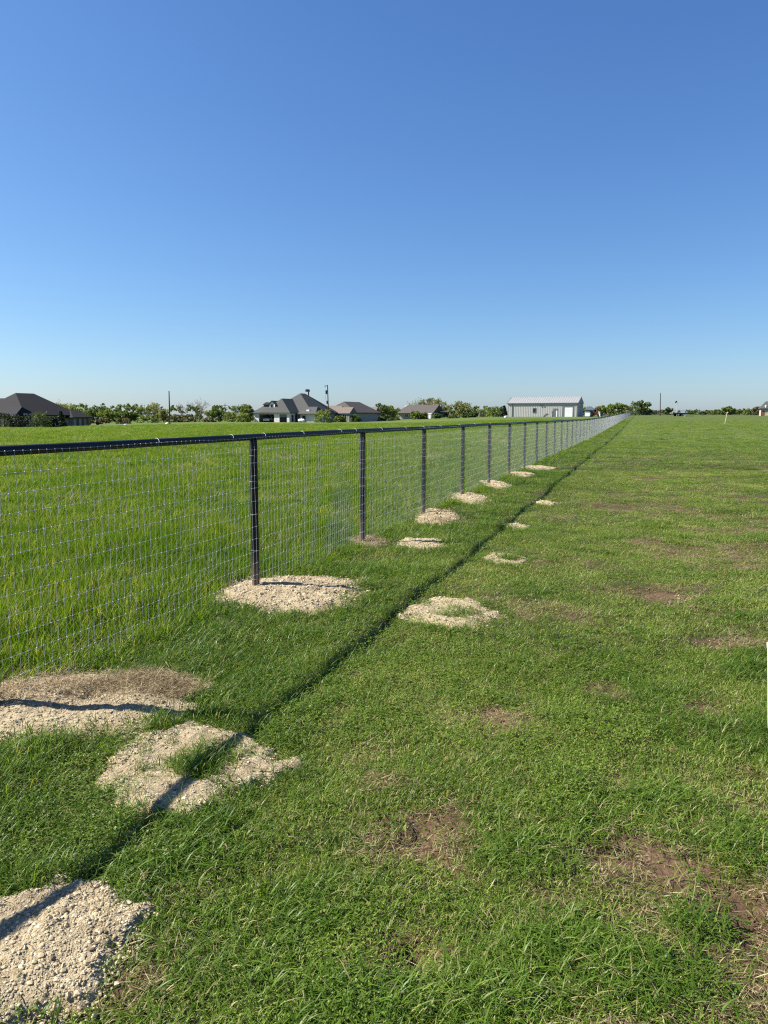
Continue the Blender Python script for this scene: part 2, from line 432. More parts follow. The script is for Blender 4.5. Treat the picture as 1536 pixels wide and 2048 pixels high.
# ------------------------------------------------------------------ grass: tuft kinds
tuft_col = bpy.data.collections.new('grass_tufts')        # holds the patterns, not linked to the scene
KIND = {}
def blades(rng, n, radius, hmin, hmax, wmin, wmax, lean, curl, mat, name, segs=3, base_bias=1.0, dead=0.0):
    V = []; L = []; Sz = []; T = []
    for _ in range(n):
        r = radius * rng.random() ** (0.5 * base_bias); a = rng.random() * 2 * math.pi
        bx, by = r * math.cos(a), r * math.sin(a)
        h = hmin + (hmax - hmin) * rng.random() ** 1.5
        w = wmin + (wmax - wmin) * rng.random()
        az = rng.random() * 2 * math.pi
        ln = lean[0] + (lean[1] - lean[0]) * rng.random()
        cu = curl * (0.4 + rng.random())
        tw = (rng.random() - 0.5) * 1.6
        d = np.array([math.cos(az), math.sin(az)])
        th = ln; px, pz = 0.0, -0.006
        b0 = len(V); tint = rng.random()
        for k in range(segs + 1):
            f = k / segs
            ww = w * (1 - f ** 1.8) * 0.5 * (0.75 + 0.6 * min(1, f * 3)) if k < segs else 0
            ta = az + math.pi / 2 + tw * f
            cx, cy = bx + d[0] * px, by + d[1] * px
            if k < segs:
                V.append((cx - math.cos(ta) * ww, cy - math.sin(ta) * ww, pz)); V.append((cx + math.cos(ta) * ww, cy + math.sin(ta) * ww, pz)); T += [tint, tint]
            else:
                V.append((cx, cy, pz)); T.append(tint)
            st = h / segs
            px += math.sin(th) * st; pz += math.cos(th) * st; th += cu / segs
            th = min(th, 2.3)
        for k in range(segs - 1):
            L += [b0 + 2 * k, b0 + 2 * k + 1, b0 + 2 * k + 3, b0 + 2 * k + 2]; Sz.append(4)
        k = segs - 1
        L += [b0 + 2 * k, b0 + 2 * k + 1, b0 + 2 * k + 2]; Sz.append(3)
    m = np_mesh(name, np.array(V), np.array(L), np.array(Sz), mat, True)
    attr(m, 'tint', np.array(T, np.float32))
    o = bpy.data.objects.new(name, m); tuft_col.objects.link(o)
    KIND[name] = o; return o
def leaflets(rng, n, radius, size, hmax, mat, name):
    V = []; L = []; Sz = []; T = []
    for _ in range(n):
        r = radius * rng.random() ** 0.5; a = rng.random() * 2 * math.pi
        c = Vector((r * math.cos(a), r * math.sin(a), 0.008 + hmax * rng.random()))
        tint = rng.random()
        for k in range(3):
            az = a + k * 2.1 + rng.random(); s = size * (0.7 + 0.6 * rng.random())
            d = Vector((math.cos(az), math.sin(az), rng.random() * 0.9 - 0.25)).normalized()
            e = Vector((-math.sin(az), math.cos(az), (rng.random() - 0.5) * 0.8)).normalized()
            b0 = len(V)
            for q in (c, c + d * s * 0.55 + e * s * 0.42, c + d * s, c + d * s * 0.55 - e * s * 0.42): V.append(tuple(q))
            T += [tint] * 4; L += [b0, b0 + 1, b0 + 2, b0 + 3]; Sz.append(4)
    m = np_mesh(name, np.array(V), np.array(L), np.array(Sz), mat, False)
    attr(m, 'tint', np.array(T, np.float32))
    o = bpy.data.objects.new(name, m); tuft_col.objects.link(o); KIND[name] = o; return o
rg = random.Random(4)
for k in range(4): blades(rg, 80, 0.10, 0.012, 0.043, 0.0014, 0.0029, (0.15, 1.30), 1.5, M['lawn'], 'a_lawn_%d' % k)
for k in range(3): leaflets(rg, 40, 0.10, 0.0062, 0.026, M['clover'], 'b_clover_%d' % k)
for k in range(4): blades(rg, 44, 0.075, 0.030, 0.120, 0.0019, 0.0042, (0.1, 1.05), 1.7, M['long'], 'c_long_%d' % k, 4)
for k in range(4): blades(rg, 50, 0.11, 0.08, 0.25, 0.0026, 0.0050, (0.02, 0.42), 0.55, M['pasture'], 'd_pasture_%d' % k, 3)
for k in range(3): blades(rg, 60, 0.10, 0.02, 0.075, 0.0012, 0.0024, (1.0, 1.62), 0.4, M['straw'], 'e_straw_%d' % k, 3)
for k in range(3): blades(rg, 7, 0.09, 0.25, 0.48, 0.0016, 0.0026, (0.1, 0.8), 1.3, M['seed'], 'f_seed_%d' % k, 5)
names_sorted = sorted(KIND)
KI = {n: i for i, n in enumerate(names_sorted)}
def kinds(pre): return [KI[n] for n in names_sorted if n.startswith(pre)]
K_LAWN, K_CLO, K_LONG, K_PAST, K_STR, K_SEED = [kinds(c) for c in 'abcdef']

_ng = bpy.data.node_groups.new('scatter_tufts', 'GeometryNodeTree')
_ng.interface.new_socket('Geometry', in_out='INPUT', socket_type='NodeSocketGeometry')
_ng.interface.new_socket('Geometry', in_out='OUTPUT', socket_type='NodeSocketGeometry')
_gi = _ng.nodes.new('NodeGroupInput'); _go = _ng.nodes.new('NodeGroupOutput')
_ci = _ng.nodes.new('GeometryNodeCollectionInfo'); _ci.inputs['Collection'].default_value = tuft_col
_ci.inputs['Separate Children'].default_value = True; _ci.inputs['Reset Children'].default_value = True
_ip = _ng.nodes.new('GeometryNodeInstanceOnPoints'); _ip.inputs['Pick Instance'].default_value = True
def _na(nm, ty):
    n = _ng.nodes.new('GeometryNodeInputNamedAttribute'); n.data_type = ty; n.inputs['Name'].default_value = nm
    return n.outputs['Attribute']
_ng.links.new(_gi.outputs[0], _ip.inputs['Points']); _ng.links.new(_ci.outputs[0], _ip.inputs['Instance'])
_ng.links.new(_na('idx', 'INT'), _ip.inputs['Instance Index'])
_er = _ng.nodes.new('FunctionNodeEulerToRotation'); _ng.links.new(_na('rot', 'FLOAT_VECTOR'), _er.inputs[0])
_ng.links.new(_er.outputs[0], _ip.inputs['Rotation']); _ng.links.new(_na('scl', 'FLOAT_VECTOR'), _ip.inputs['Scale'])
_ng.links.new(_ip.outputs[0], _go.inputs[0])
def scatter(name, label, P, idx, rot, scl):
    m = bpy.data.meshes.new(name); m.vertices.add(len(P)); m.vertices.foreach_set('co', np.ascontiguousarray(P, np.float32).ravel())
    attr(m, 'idx', np.asarray(idx, np.int32), 'INT'); attr(m, 'rot', np.asarray(rot, np.float32), 'FLOAT_VECTOR'); attr(m, 'scl', np.asarray(scl, np.float32), 'FLOAT_VECTOR')
    o = link(name, m); tag(o, label, None, None, 'stuff')
    md = o.modifiers.new('scatter', 'NODES'); md.node_group = _ng
    return o
RNG = np.random.default_rng(8)
def field(D0, D1, dens, half=0.70, pad=0.9):
    """random places in the wedge of field the photo could see"""
    w1 = half * D1 + pad
    n = int(2 * w1 * (D1 - D0) * dens)
    y = D0 + (D1 - D0) * RNG.random(n); x = (RNG.random(n) * 2 - 1) * w1
    k = np.abs(x) < half * y + pad
    return x[k], y[k]
def pick(ks, n): return np.array(ks)[RNG.integers(0, len(ks), n)]
acc = {'lawn_grass': [], 'pasture_grass': [], 'dead_grass': []}
def push(key, x, y, idx, sxy, sz, dz=0.0, tilt=0.18):
    n = len(x)
    z = gz(x, y) + hole_z(x, y) + dz
    rot = np.stack([(RNG.random(n) - .5) * 2 * tilt, (RNG.random(n) - .5) * 2 * tilt, RNG.random(n) * 2 * math.pi], 1)
    acc[key].append((np.stack([x, y, z], 1), idx, rot, np.stack([sxy, sxy, sz], 1)))
# lawn
for D0, D1, dens, sc in ((0.80, 4, 1180, 0.92), (4, 9, 420, 1.12), (9, 18, 130, 1.5), (18, 40, 26, 2.3), (40, 120, 3.2, 4.6)):
    x, y = field(D0, D1, dens)
    fd = fdist(x, y)
    keep = fd > -0.05
    cover = pile_cover(x, y); br = bare(x, y)
    near_f = 1 - sstep(0.5, 1.9, fd)
    patch = fbm(x / 0.55, y / 0.55, 4, 31)
    dens_m = (1 - cover) ** 1.5 * (1 - 0.93 * br) * (0.72 + 0.6 * patch)
    keep &= RNG.random(len(x)) < dens_m
    x, y, fd, near_f, patch, br = [a[keep] for a in (x, y, fd, near_f, patch, br)]
    n = len(x)
    u = RNG.random(n)
    idx = pick(K_LAWN, n)
    clo = u < 0.26 * (D1 < 20) * sstep(0.45, 0.62, fbm(x / 0.8, y / 0.8, 3, 52))
    idx[clo] = pick(K_CLO, clo.sum())
    lg = (RNG.random(n) < 0.03 + (0.42 + 0.4 * (y < 3)) * near_f * (patch > .36) + 0.30 * (D1 > 18) + 0.30 * sstep(0.57, 0.67, fbm(x / 0.33, y / 0.33, 3, 63)))
    idx[lg] = pick(K_LONG, lg.sum())
    h = (0.75 + 0.5 * RNG.random(n)) * (0.75 + 0.65 * patch) * (1 + 0.30 * near_f) * (1 - 0.35 * br)
    hz = np.where(lg, h * (0.68 + 0.35 * near_f * (y < 3.2)), h)
    s = sc * (0.85 + 0.4 * RNG.random(n))
    push('lawn_grass', x, y, idx, s, hz * (1 + (sc - 1) * 0.16))
# lush clumps standing out of the short turf
for px, py, wx, wy, n in ((1150, 1905, 110, 60, 90), (1290, 1945, 90, 50, 70), (960, 1985, 100, 50, 70), (700, 1990, 120, 50, 60), (1210, 1335, 70, 22, 60), (1420, 1475, 90, 26, 60), (1490, 1350, 60, 20, 40),
                          (100, 1610, 130, 60, 110), (330, 1700, 80, 36, 60), (130, 1500, 110, 20, 60), (1060, 1700, 60, 26, 40), (640, 1790, 70, 34, 45), (1120, 1560, 50, 20, 30), (1330, 1590, 60, 24, 40), (1500, 1700, 36, 30, 30), (1380, 1830, 34, 22, 22)):
    c = onground(px, py); l = onground(px - wx, py); u_ = onground(px, py - wy); r1 = abs(c.x - l.x); r2 = abs(u_.y - c.y)
    n = int(n * .75); aa = RNG.random(n) * 6.283; rr = 1.15 * RNG.random(n) ** 0.6
    x = c.x + np.cos(aa) * rr * r1; y = c.y + np.sin(aa) * rr * r2
    k = pile_cover(x, y) < 0.3; x, y = x[k], y[k]; n = len(x)
    push('lawn_grass', x, y, pick(K_LONG, n), 0.7 + 0.5 * RNG.random(n), 0.42 + 0.45 * RNG.random(n))
# tufts that fringe and invade the spoil
for P in PILES[:8]:
    n = 150
    a = RNG.random(n) * 2 * math.pi; rr = 0.90 + 0.28 * RNG.random(n)
    x = P['cx'] + np.cos(a) * rr * P['rx']; y = P['cy'] + np.sin(a) * rr * P['ry']
    k = (fbm(x / 0.25, y / 0.25, 2, 99) > 0.5) & (fdist(x, y) > -0.2)
    x, y = x[k], y[k]; n = len(x)
    push('lawn_grass', x, y, pick(K_LONG, n), 0.45 + 0.4 * RNG.random(n), 0.4 + 0.5 * RNG.random(n), pile_h(P, x, y).clip(-0.02, 1) * 0.5, 0.4)
    if P['ring']:
        n = 60 if P['cy'] < 3.5 else 26
        a = RNG.random(n) * 2 * math.pi; rr = 0.30 * RNG.random(n) ** 0.6
        x = P['cx'] + P['rx'] * 0.12 + np.cos(a) * rr * P['rx']; y = P['cy'] - 0.05 * P['ry'] + np.sin(a) * rr * P['ry']
        push('lawn_grass', x, y, pick(K_LAWN + K_LONG, n), 0.7 + 0.3 * RNG.random(n), 0.55 + 0.4 * RNG.random(n), pile_h(P, x, y).clip(0, 1) * 0.9)
        n2 = 26
        x = P['cx'] + (RNG.random(n2) - .5) * 1.5 * P['rx']; y = P['cy'] + (RNG.random(n2) - .5) * 1.5 * P['ry']
        push('lawn_grass', x, y, pick(K_LONG, n2), 0.35 + 0.2 * RNG.random(n2), 0.4 + 0.3 * RNG.random(n2), pile_h(P, x, y).clip(0, 1) * 0.9)
# pasture behind the fence
for D0, D1, dens, sc, sh in ((1.8, 9, 150, 1.0, 1.0), (9, 18, 70, 1.45, 1.0), (18, 40, 22, 2.2, 1.0), (40, 75, 5, 4.0, .95), (75, 135, 1.4, 6.5, .7)):
    x, y = field(D0, D1, dens)
    fd = fdist(x, y)
    patch = fbm(x / 1.3, y / 1.3, 4, 35)
    keep = (fd < 0.12) & (RNG.random(len(x)) < (1 - pile_cover(x, y)) ** 2 * (0.7 + 0.6 * patch))
    x, y, fd, patch = x[keep], y[keep], fd[keep], patch[keep]; n = len(x)
    idx = pick(K_PAST, n)
    sd = RNG.random(n) < 0.05 + 0.6 * sstep(0.58, 0.70, fbm(x / 1.6, y / 1.1, 3, 44)) * sstep(-1.5, -3.5, fd)
    idx[sd] = pick(K_SEED, sd.sum())
    h = (0.72 + 0.4 * RNG.random(n)) * (0.46 + 0.56 * patch) * sh * (0.62 + 0.38 * sstep(0.1, -0.9, fd))
    push('pasture_grass', x, y, idx, sc * (0.85 + 0.4 * RNG.random(n)), h, 0, 0.10)
# straw and thatch
for D0, D1, dens, sc in ((0.85, 5, 150, 1.0), (5, 12, 60, 1.2), (12, 26, 12, 1.7)):
    x, y = field(D0, D1, dens)
    br = bare(x, y); fd = fdist(x, y); cv = pile_cover(x, y)
    pr = np.clip(0.05 + 0.9 * sstep(0.02, 0.35, br) * (1 - 0.55 * sstep(0.5, 1.0, br)), 0, 1) * (1 - cv)
    P0 = PILES[0]; q0 = pile_q(P0, x, y); hi = (q0 < 0.85) & (y > P0['cy'] - 0.02) & (fbm(x / 0.4, y / 0.4, 3, 8) > 0.42)
    pr = np.where(hi, 0.75, pr)
    k = (RNG.random(len(x)) < pr) & (fd > -0.6)
    x, y, hi = x[k], y[k], hi[k]; n = len(x)
    dz = np.where(hi, pile_h(P0, x, y).clip(0, 1) + 0.012, 0.006)
    push('dead_grass', x, y, pick(K_STR, n), sc * (0.6 + 0.5 * RNG.random(n)), (0.45 + 0.5 * RNG.random(n)), dz, 0.25)
P0 = PILES[0]; n = 330
x = P0['cx'] + (RNG.random(n) * 1.5 - 0.55) * P0['rx']; y = P0['cy'] + (RNG.random(n) * 0.85 - 0.02) * P0['ry']
k = (fbm(x / 0.26, y / 0.10, 3, 18) + 0.12 * RNG.random(n) > 0.56) & (pile_q(P0, x, y) < 0.98); x, y = x[k], y[k]
push('dead_grass', x, y, pick(K_STR, len(x)), 0.8 + 0.5 * RNG.random(len(x)), 0.8 + 0.8 * RNG.random(len(x)), pile_h(P0, x, y).clip(0, 1) + 0.016, 0.2)
for P in (PILES[5], PILES[8]):
    n = 60; x = P['cx'] + (RNG.random(n) - .5) * 2 * P['rx']; y = P['cy'] + (RNG.random(n) - .5) * 2 * P['ry']
    push('dead_grass', x, y, pick(K_STR, n), 0.8 + 0.5 * RNG.random(n), 0.8 + 0.8 * RNG.random(n), pile_h(P, x, y).clip(0, 1) + 0.012, 0.2)
LBL = {'lawn_grass': 'short mown green lawn grass with clover right of the fence', 'pasture_grass': 'tall bright green pasture grass behind the wire fence',
       'dead_grass': 'dry straw and dead thatch lying in thin spots of the lawn'}
for key, lst in acc.items():
    scatter(key, LBL[key], np.concatenate([a[0] for a in lst]), np.concatenate([a[1] for a in lst]),
            np.concatenate([a[2] for a in lst]), np.concatenate([a[3] for a in lst]))

# ------------------------------------------------------------------ spoil piles with their stones
def spoil_mat(name, c0, c1, c2, brown=0.45):
    t = NT(name); p = t.pos()
    a = t.noise(9, 5, 0.65, p); b = t.noise(85, 4, 0.7, p); m = t.noise(4.5, 5, 0.7, p, 0.6)
    c = t.ramp(t.math('ADD', t.math('MULTIPLY', a, 0.6), t.math('MULTIPLY', b, 0.4)), [(0.32, c0), (0.5, c1), (0.68, c2)])
    c = t.mix(t.math('MULTIPLY', t.ramp(m, [(0.50, 0.0), (0.66, 1.0)]), brown), c, (0.15, 0.105, 0.065))
    n = t.bump(t.math('ADD', b, t.math('MULTIPLY', a, 0.6)), 1.0, 0.014)
    return t.done(t.bsdf(c, 0.95, 0, 0.1, n))
M['spoil'] = spoil_mat('limestone_spoil', (0.25, 0.19, 0.112), (0.375, 0.302, 0.188), (0.47, 0.392, 0.258))
M['spoil_dark'] = spoil_mat('soil_and_spoil', (0.09, 0.063, 0.04), (0.19, 0.145, 0.095), (0.34, 0.275, 0.19), 0.8)
t = NT('limestone_chip'); tv = t.attr('tint')
M['chip'] = t.done(t.bsdf(t.ramp(tv, [(0.0, (0.15, 0.11, 0.066)), (0.30, (0.33, 0.262, 0.16)), (0.85, (0.44, 0.365, 0.238)), (1.0, (0.53, 0.46, 0.345))]), 0.92, 0, 0.12))
bm_ = bmesh.new(); bmesh.ops.create_icosphere(bm_, subdivisions=1, radius=1.0)
ICO_V = np.array([v.co[:] for v in bm_.verts]); ICO_F = np.array([[v.index for v in f.verts] for f in bm_.faces]); bm_.free()
def chips(P, xs, ys, zs, size, mat, name, parent, rng):
    n = len(xs); nv = len(ICO_V)
    V = np.empty((n, nv, 3)); T = np.repeat(rng.random(n) ** 0.8, nv)
    sc = size[:, None] * (0.6 + 0.8 * rng.random((n, 3))); sc[:, 2] *= 0.75
    ang = rng.random(n) * 6.283; ca, sa = np.cos(ang), np.sin(ang)
    base = ICO_V[None] * (0.78 + 0.44 * rng.random((n, nv, 1))) * sc[:, None, :]
    V[:, :, 0] = base[:, :, 0] * ca[:, None] - base[:, :, 1] * sa[:, None] + xs[:, None]
    V[:, :, 1] = base[:, :, 0] * sa[:, None] + base[:, :, 1] * ca[:, None] + ys[:, None]
    V[:, :, 2] = base[:, :, 2] + zs[:, None]
    Fc = (ICO_F[None] + (np.arange(n) * nv)[:, None, None]).reshape(-1)
    m = np_mesh(name, V.reshape(-1, 3), Fc, np.full(n * len(ICO_F), 3), mat, False)
    attr(m, 'tint', T.astype(np.float32))
    return link(name, m, parent, 'stuff')
for i, P in enumerate(PILES):
    rng = np.random.default_rng(100 + i)
    near = P['cy'] < 8
    na, nr = (220, 80) if P['cy'] < 4.2 else (150, 46) if near else (64, 20)
    A = np.linspace(0, 2 * math.pi, na, endpoint=False); R = np.linspace(0.0, 1.32, nr + 1)[1:]
    AA, RR = np.meshgrid(A, R)
    X = P['cx'] + np.cos(AA) * RR * P['rx'] * 1.1; Y = P['cy'] + np.sin(AA) * RR * P['ry'] * 1.1
    X = np.append(X.ravel(), P['cx']); Y = np.append(Y.ravel(), P['cy'])
    Z = gz(X, Y) + pile_h(P, X, Y)
    a = (np.arange(nr - 1)[:, None] * na + np.arange(na)[None, :]).ravel()
    b = (np.arange(nr - 1)[:, None] * na + (np.arange(na)[None, :] + 1) % na).ravel()
    q = np.stack([a, b, b + na, a + na], 1).ravel()
    c0 = len(X) - 1
    tri = np.stack([np.full(na, c0), (np.arange(na) + 1) % na, np.arange(na)], 1)[:, ::-1].ravel()
    V = np.stack([X - P['cx'], Y - P['cy'], Z], 1)
    m = np_mesh('spoil_pile', V, np.concatenate([q, tri]), np.concatenate([np.full(len(a), 4), np.full(na, 3)]), M['spoil_dark'] if P['dark'] else M['spoil'], True)
    o = link('spoil_pile', m); o.location = (P['cx'], P['cy'], 0)
    tag(o, P['label'], 'dirt pile', 'piles of limestone spoil along the fence')
    n = int(P['stones'])
    ang = rng.random(n) * 6.283; rr = np.sqrt(rng.random(n)) * 1.16
    if P['ring']: rr = 0.25 + 0.8 * np.sqrt(rng.random(n))
    dx = np.cos(ang) * rr * P['rx']; dy = np.sin(ang) * rr * P['ry']
    xs, ys = P['cx'] + dx, P['cy'] + dy
    qq = pile_q(P, xs, ys)
    k = (qq < 1.0 + 0.18 * rng.random(n) ** 3) & (fbm(xs / 0.35, ys / 0.35, 3, i + 200) + 0.35 * rng.random(n) > 0.50 - 0.1 * (P['clod'] > .9))
    xs, ys, dx, dy = xs[k], ys[k], dx[k], dy[k]
    zs = gz(xs, ys) + np.maximum(pile_h(P, xs, ys), 0.004)
    size = np.exp(rng.normal(math.log(0.0028), 0.58, len(xs))).clip(0.0013, 0.0105) * P['clod'] * (1.0 if P['cy'] < 4.2 else 1.35 if near else 2.2)
    chips(P, dx, dy, zs, size, M['chip'], 'gravel', o, rng)

# crumbs of bare soil and a few pale stones in the worn spots
rng = np.random.default_rng(77)
x, y = field(0.9, 5.5, 900); k = (bare(x, y) > 0.45) & (fdist(x, y) > 0.3) & (pile_cover(x, y) < 0.1); x, y = x[k], y[k]
z = gz(x, y) + hole_z(x, y)
t = NT('soil_crumb'); M['crumb'] = t.done(t.bsdf(t.ramp(t.attr('tint'), [(0.0, (0.04, 0.025, 0.015)), (0.5, (0.105, 0.068, 0.041)), (0.93, (0.20, 0.14, 0.09)), (1.0, (0.48, 0.42, 0.33))]), 0.95, 0, 0.1))
tag(chips(None, x, y, z, np.exp(rng.normal(math.log(0.0040), 0.55, len(x))).clip(0.0016, 0.012), M['crumb'], 'soil_crumbs', None, rng), 'loose reddish soil crumbs in the bare spots of the lawn')
# ------------------------------------------------------------------ the fence
t = NT('black_steel_pipe'); o_ = t.pos()
nz = t.noise(4, 5, 0.6, o_); nf = t.noise(70, 3, 0.6, o_)
sp_ = t.n('ShaderNodeSeparateXYZ'); t.l(o_, sp_.inputs[0])
col_ = t.mix(nz, (0.005, 0.006, 0.008), (0.011, 0.012, 0.015))
dust = t.math('MULTIPLY', t.math('SUBTRACT', 1.0, t.math('MULTIPLY', sp_.outputs[2], 3.2), True), t.math('ADD', nz, 0.25), True)
col_ = t.mix(dust, col_, (0.16, 0.12, 0.085))
M['pipe'] = t.done(t.bsdf(col_, t.math('ADD', t.math('MULTIPLY', nz, 0.2), 0.36), 0, 0.22, t.bump(nf, 0.12, 0.002)))
M['wire'] = plain('galvanised_wire', (0.31, 0.325, 0.335), 0.5, 0.3, 0.5, 0.12, 30)
M['knot'] = plain('galvanised_knot', (0.62, 0.64, 0.65), 0.5, 0.2, 0.5, 0.1, 30)
BAY = 2.335
S_END = 236.0
RAIL_Z, RAIL_R = 1.206, 0.0245
frng = random.Random(11)
def fpt(s, off=0.0, z=None):
    x = FB.x + FDIR.x * s + FNRM.x * off; y = FB.y + FDIR.y * s + FNRM.y * off
    return x, y
def macro(x, y):
    """ground height without the small bumps (the fence is set out level)"""
    D = np.maximum(np.asarray(y, float), 5.0); d = np.clip(D - 35, 0, 232); r = np.asarray(x, float) / D
    return 0.0098 * d * d / (d + 25) * sstep(-0.05, 0.22, r) - 0.5 * sstep(-0.22, -0.48, r) * sstep(60, 125, D)
fence = thing('wire_fence', 'long black pipe rail fence with woven wire, running from the left edge to the horizon', 'fence', (FB.x, FB.y, 0))
post_s = [-2.47 - 2.35, -2.47, 0.0]
while post_s[-1] < S_END: post_s.append(len(post_s[2:]) * BAY + frng.uniform(-0.025, 0.025))
# posts: all share one pipe mesh
mb = MB(); zs_ = [-0.25, 0.0, 0.12, 0.5, 0.9, 1.186]
mb.tube([(0, 0, z) for z in zs_], 0.0302, 16)
post_mesh = mb.mesh('post', M['pipe'])
posts = []
for i, s in enumerate(post_s):
    x, y = fpt(s); z = float(macro(x, y))
    p_ = bpy.data.objects.new('post', post_mesh); COL.objects.link(p_); p_.parent = fence
    p_.location = (x - FB.x, y - FB.y, z); p_.rotation_euler = (frng.uniform(-.006, .006), frng.uniform(-.006, .006), frng.random() * 6)
    posts.append((p_, x - FB.x, y - FB.y, z))
# wire ties on the nearest posts: a loop round the pipe, twisted off behind
for k, (p_, x, y, z) in enumerate(posts[:9]):
    for zz in (1.075, 0.88, 0.605, 0.33, 0.10):
        tm = MB()
        zz += frng.uniform(-.02, .02); tl = frng.uniform(-.006, .006)
        pts = [(0.0335 * math.cos(a) * 1.03, 0.0335 * math.sin(a) * 1.03, zz + tl * math.cos(a)) for a in np.linspace(0, 2 * math.pi, 17)]
        tm.tube(pts, 0.0012, 5, False); tm.build('wire_tie', M['wire'], p_)
# top rail, one pipe laid over the posts, with weld collars at the joints
rs = list(np.arange(post_s[0] - 0.05, 36, 0.58)) + list(np.arange(36, S_END + 0.6, 2.3))
def rail_pt(s, dn=0.0, dz=0.0):
    x, y = fpt(s, dn); return Vector((x - FB.x, y - FB.y, float(macro(x, y)) + RAIL_Z + dz + 0.003 * math.sin(s * 0.9)))
mb = MB(); mb.tube([rail_pt(s) for s in rs], RAIL_R, 20)
mb.build('top_rail', M['pipe'], fence)
mb = MB()
for s in np.arange(post_s[0] + 1.4, S_END, 6.4):
    mb.tube([rail_pt(s - 0.012), rail_pt(s - 0.004), rail_pt(s + 0.004), rail_pt(s + 0.012)], [RAIL_R + .0005, RAIL_R + .003, RAIL_R + .003, RAIL_R + .0005], 14, False)
mb.build('weld_seam', M['pipe'], fence, 'stuff')
# woven wire: 13 line wires, stays every 2 inches, a knot at each crossing
LINES = [RAIL_Z - 0.004 - 0.0980 * k for k in range(13)]
WOFF = 0.0302 + 0.0035
STEP = 0.0508
def wob(s, k):
    return 0.006 * math.sin(s * 1.9 + k * 1.3) + 0.004 * math.sin(s * 5.1 + k * 2.1)
def wz(s, k):
    return 0.004 * math.sin(s * 1.3 + k * 0.7) * (k > 0) + 0.0025 * math.sin(s * 4.3 + k * 1.9)
def wire_pt(s, k, extra=0.0):
    off = WOFF + (0 if k == 0 else 0.5 * abs(wob(s, k)) + 0.001) + extra
    x, y = fpt(s, off)
    return Vector((x - FB.x, y - FB.y, float(macro(x, y)) + LINES[k] + wz(s, k)))
S0 = post_s[0]
near_s = list(np.arange(S0, 30, STEP * 2)); far_s = list(np.arange(30, S_END, BAY / 2))
for k in range(13):
    mb = MB()
    mb.tube([wire_pt(s, k) for s in near_s] + [wire_pt(s, k) for s in far_s], 0.0012, 4, False)
    mb.build('line_wire', M['wire'], fence)
SV = []; SL = []
def stay(pts, r, n=3):
    b = len(SV); ax = FDIR * r; ay = FNRM * r
    for p in pts:
        for j in range(n):
            w = 2.0944 * j + 0.4
            SV.append(tuple(p + ax * math.cos(w) + ay * math.sin(w)))
    for i in range(len(pts) - 1):
        for j in range(n):
            SL.extend([b + i * n + j, b + i * n + (j + 1) % n, b + (i + 1) * n + (j + 1) % n, b + (i + 1) * n + j])
KN = []
s = S0; cnt = 0
while s < S_END:
    if s < 26:
        sh = frng.uniform(-.003, .003)
        pts = []
        for k in range(13):
            p = wire_pt(s + sh + frng.uniform(-.0022, .0022), k, 0.0015); pts.append(p); KN.append((p, 1.0))
        stay(pts, 0.0011)
    else:
        a, m_, b = wire_pt(s, 0, .001), wire_pt(s + frng.uniform(-.004, .004), 6, .001), wire_pt(s, 12, .001)
        stay([a, m_, b], 0.0011)
        if s < 48:
            for k in range(0, 13): KN.append((wire_pt(s, k, .0015), 1.0))
    s += STEP; cnt += 1
sm_ = np_mesh('stay_wire', np.array(SV), np.array(SL), np.full(len(SL) // 4, 4), M['wire'], True)
link('stay_wire', sm_, fence, 'stuff')
oct_v = np.array([(1, 0, 0), (-1, 0, 0), (0, 1, 0), (0, -1, 0), (0, 0, 1), (0, 0, -1)], float)
oct_f = np.array([(0, 2, 4), (2, 1, 4), (1, 3, 4), (3, 0, 4), (2, 0, 5), (1, 2, 5), (3, 1, 5), (0, 3, 5)])
KP = np.array([p[:] for p, _ in KN]); nk = len(KP)
ov = np.empty((6, 3)); R_ = 0.0040
for i in range(6):
    v = FDIR * oct_v[i, 0] * R_ * 1.25 + FNRM * oct_v[i, 1] * R_ * 0.9 + Vector((0, 0, oct_v[i, 2] * R_ * 0.95)); ov[i] = v[:]
KV = (KP[:, None, :] + ov[None]).reshape(-1, 3)
KF = (oct_f[None] + (np.arange(nk) * 6)[:, None, None]).reshape(-1)
link('wire_knot', np_mesh('wire_knot', KV, KF, np.full(nk * 8, 3), M['knot'], True), fence, 'stuff')
# ties over the rail, each a hooked wire with a loose tail
for s in [-2.9, -2.44, -1.18, -0.32, 0.16, 0.85, 1.7, 2.1, 2.9, 3.8, 4.6, 5.5, 6.7, 7.9, 9.3]:
    mb = MB(); pts = []
    for a in np.linspace(-0.15, 1.0, 14):
        w = a * math.pi * 0.92
        c = rail_pt(s + 0.035 * (a - 0.2))
        pts.append(c + FNRM * (math.cos(w) * (RAIL_R + .003) + 0.006 * max(0, math.cos(w))) + Vector((0, 0, math.sin(w) * (RAIL_R + .003))))
    tail = pts[0]
    pts = [tail + FNRM * 0.012 + Vector((0, 0, -0.028)) - FDIR * 0.012, tail + FNRM * 0.006 + Vector((0, 0, -0.012))] + pts
    mb.tube(pts, 0.0015, 5, False); mb.build('rail_tie', M['wire'], fence)
